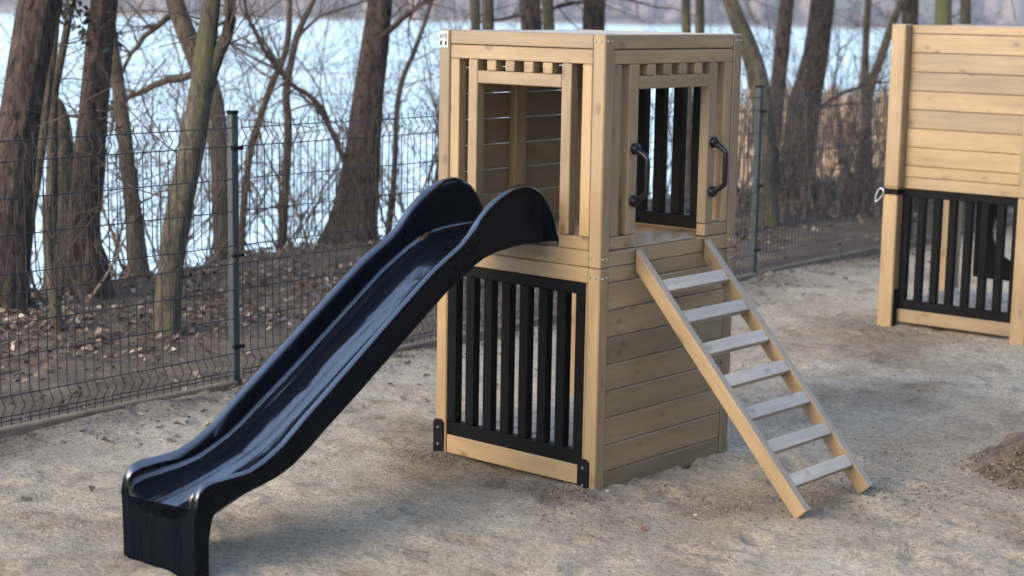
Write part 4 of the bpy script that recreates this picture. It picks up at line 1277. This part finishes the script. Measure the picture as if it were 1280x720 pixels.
# cut sapling with thin shoots, jagged stump
r_ = tree([(-2.53,9.56,-0.02,0.031), (-2.56,9.60,0.18,0.031), (-2.59,9.63,0.38,0.029), (-2.61,9.66,0.56,0.029), (-2.62,9.70,0.80,0.024)],
     'short mossy sapling cut off at the top, nearest stem behind the left fence bay', BARK_MOSS, top=0, seed=28, crown=False, sides=12, name='cut_sapling', cat='sapling', group=None)
V, F = [], []
rg = random.Random(77)
for i in range(9):
    q = rg.uniform(0.25, 0.8)
    twigs(V, F, Vector((-0.09 * q, 0.13 * q, q)), Vector((rg.gauss(0, .5), rg.gauss(0, .4), 1)).normalized(), rg.uniform(0.3, 0.8), 0.005, 1, rg, 0.05)
link('shoots', mesh_np('shoots', [tuple(v_) for v_ in V], F, TWIGM, True), r_)
V, F = [], []
zz = [-0.12, 0.03, 0.13, 0.21, 0.28]
tube(V, F, [Vector((0, 0, z_)) for z_ in zz], [0.125, 0.10, 0.085, 0.075, 0.05], 14)
V = np.array([tuple(v_) for v_ in V])
for j in range(14):
    V[3 * 14 + j, 2] += 0.05 * rng.random(); V[4 * 14 + j, 2] += 0.22 * rng.random() * (1 if j in (2, 3, 4, 9) else 0.3)
V[:, :2] *= 1 + npr.uniform(-0.12, 0.12, (len(V), 1))
st = link('tree_stump', mesh_np('tree_stump', V, F, BARK_RED, False), None, (-2.63, 10.86, ground_z(-2.63, 10.86)))
tag(st, 'jagged rotten stump at the foot of the second furrowed trunk', 'stump')

# evergreen sprig between the furrowed trunks
sp_ = empty('evergreen_sprig', (-2.85, 11.2, 1.5))
tag(sp_, 'small leafy evergreen sprig high between the two furrowed trunks', 'sprig')
V, F = [], []
rg = random.Random(5)
ends = []
for i in range(5):
    pts, _ = wander(Vector((-0.02, 0.05, 0.45)), Vector((rg.gauss(0.05, .25), rg.gauss(0, .2), -0.8)), rg.uniform(0.35, 0.6), 5, 0.2, 0, rg)
    tube(V, F, pts, [0.004, .0035, .003, .0025, .002, .0015], 4, cap=False); ends += pts[1:]
link('stem', mesh_np('stem', [tuple(v_) for v_ in V], F, TWIGM, True), sp_)
P = np.array([tuple(p_) for p_ in ends for _ in range(5)]) + npr.normal(0, 0.035, (len(ends) * 5, 3))
lv = link('leaves', scatter_leaves('leaves', 0, P, (0.035, 0.06), IVYM, 1.3), sp_); lv['kind'] = 'stuff'

# ------------------------------------------------------------------ bare shrubs and brush on the bank
def shrub(x, y, h, ns, label, seed, lean=0.25, depth=2, m=TWIGM, dens=1.0, group='bare shrubs on the bank', r0=0.011, spread=0.75):
    rg = random.Random(seed)
    gz = ground_z(x, y)
    V, F = [], []
    for i in range(ns):
        p = Vector((rg.gauss(0, 0.09), rg.gauss(0, 0.09), -0.05))
        d = Vector((rg.gauss(0, lean), rg.gauss(0, lean), 1)).normalized()
        twigs(V, F, p, d, h * rg.uniform(0.65, 1.1), r0 * rg.uniform(0.7, 1.3), depth, rg, 0.06, spread, dens)
    o = link('bare_shrub', mesh_np('bare_shrub', [tuple(v_) for v_ in V], F, m, True), None, (x, y, gz))
    return tag(o, label, 'shrub', group)
SH = [
 (-2.19, 14.44, 2.3, 5, 'wispy bare shrub just right of the left fence post, beyond the crest'),
 (-2.00, 13.75, 1.5, 5, 'low twiggy shrub in front of the forking sapling'),
 (-1.62, 13.85, 2.2, 6, 'spreading bare shrub at the left foot of the thick brown trunk'),
 (-1.05, 13.35, 1.6, 6, 'tan bare shrub in front of the thick brown trunk'),
 (-0.81, 14.37, 2.2, 6, 'arching bare shrub right of the thick brown trunk'),
 (-0.55, 14.1, 1.8, 6, 'drooping bare shrub next to the left post of the play tower'),
 (-0.25, 14.8, 1.9, 5, 'bare shrub behind the left post of the play tower'),
 (-2.84, 12.44, 1.7, 5, 'bare shrub between the furrowed trunk and the slender curved one'),
 (-2.40, 12.66, 1.9, 5, 'bare shrub between the slender curved trunk and the mossy one'),
 (-2.55, 13.5, 2.4, 5, 'tall thin shrub beyond the crest left of the mossy forked trunk'),
 (-3.35, 11.0, 1.2, 6, 'tangled shrub at the foot of the leftmost furrowed trunk'),
 (-3.2, 12.1, 1.5, 5, 'bare shrub behind the dark broken stub'),
 (-2.75, 10.55, 0.7, 6, 'low dry stems in front of the second furrowed trunk'),
]
SH += [
 (-3.0, 13.0, 3.4, 4, 'tall arching shrub beyond the crest behind the second furrowed trunk'),
 (-2.75, 13.9, 3.6, 4, 'tall arching shrub beyond the crest behind the slender curved trunk'),
 (-2.35, 14.9, 3.7, 4, 'tall thin-stemmed shrub beyond the crest behind the left fence post'),
 (-1.95, 15.2, 3.8, 4, 'tall thin-stemmed shrub beyond the crest behind the forking sapling'),
 (-1.55, 15.0, 3.6, 4, 'tall thin-stemmed shrub beyond the crest behind the thick brown trunk'),
 (-0.95, 15.6, 3.5, 4, 'tall arching shrub beyond the crest between the thick brown trunk and the tower'),
 (-3.6, 11.8, 3.2, 4, 'tall arching shrub behind the leftmost furrowed trunk'),
]
for i, (x, y, h, ns, lb) in enumerate(SH):
    shrub(x, y, h, ns, lb, 100 + i, 0.35, 2, TWIGM if i % 2 else BRUSHM, 0.95 if h < 3 else 0.55)
RB = [
 (2.05, 15.9, 1.5, 9, 'dense brush close behind the far corner of the play tower'),
 (2.5, 15.7, 1.2, 9, 'low brush behind the right fence post'),
 (2.75, 16.3, 1.7, 10, 'brush left of the thickest trunk by the right fence post'),
 (3.0, 16.1, 1.1, 10, 'low brush in front of the thickest trunk'),
 (3.25, 16.9, 1.9, 10, 'tall brush right of the thickest trunk'),
 (3.35, 16.3, 1.3, 10, 'brush in front of the thin bending stem'),
 (3.7, 16.9, 1.6, 10, 'brush between the thin stems and the hut'),
 (3.6, 18.0, 2.1, 9, 'tall brush behind the thin straight stem'),
 (2.9, 18.2, 2.2, 9, 'tall brush beyond the crest behind the thickest trunk'),
 (2.3, 17.6, 2.1, 9, 'tall brush beyond the crest behind the upright brown trunk'),
 (4.1, 16.6, 1.5, 9, 'brush behind the left post of the hut'),
 (4.5, 17.5, 2.0, 9, 'tall brush behind the hut'),
 (1.5, 16.6, 1.5, 9, 'brush hidden behind the gate at the back of the tower'),
 (1.0, 15.6, 1.4, 8, 'brush seen through the door of the play tower'),
 (0.45, 15.1, 1.3, 8, 'brush behind the upper floor of the play tower'),
]
for i, (x, y, h, ns, lb) in enumerate(RB):
    shrub(x, y, h, ns, lb, 200 + i, 0.13, 2, BRUSHM, 0.8, 'dense brush on the right bank', 0.010, 0.5)

# ------------------------------------------------------------------ thin winter haze over the lake
HZ, n, b = mat('haze_air')
n.nodes.remove(b)
pv = n.nodes.new("ShaderNodeVolumePrincipled")
pv.inputs['Color'].default_value = (0.93, 0.93, 0.97, 1)
pv.inputs['Density'].default_value = 0.00065
pv.inputs['Anisotropy'].default_value = 0.2
n.links.new(pv.outputs[0], n.nodes['Material Output'].inputs['Volume'])
hz = board('haze', None, -2700, 2700, -2700, 2700, WZ - 2.5, 110, HZ, 0)
hz['kind'] = 'stuff'
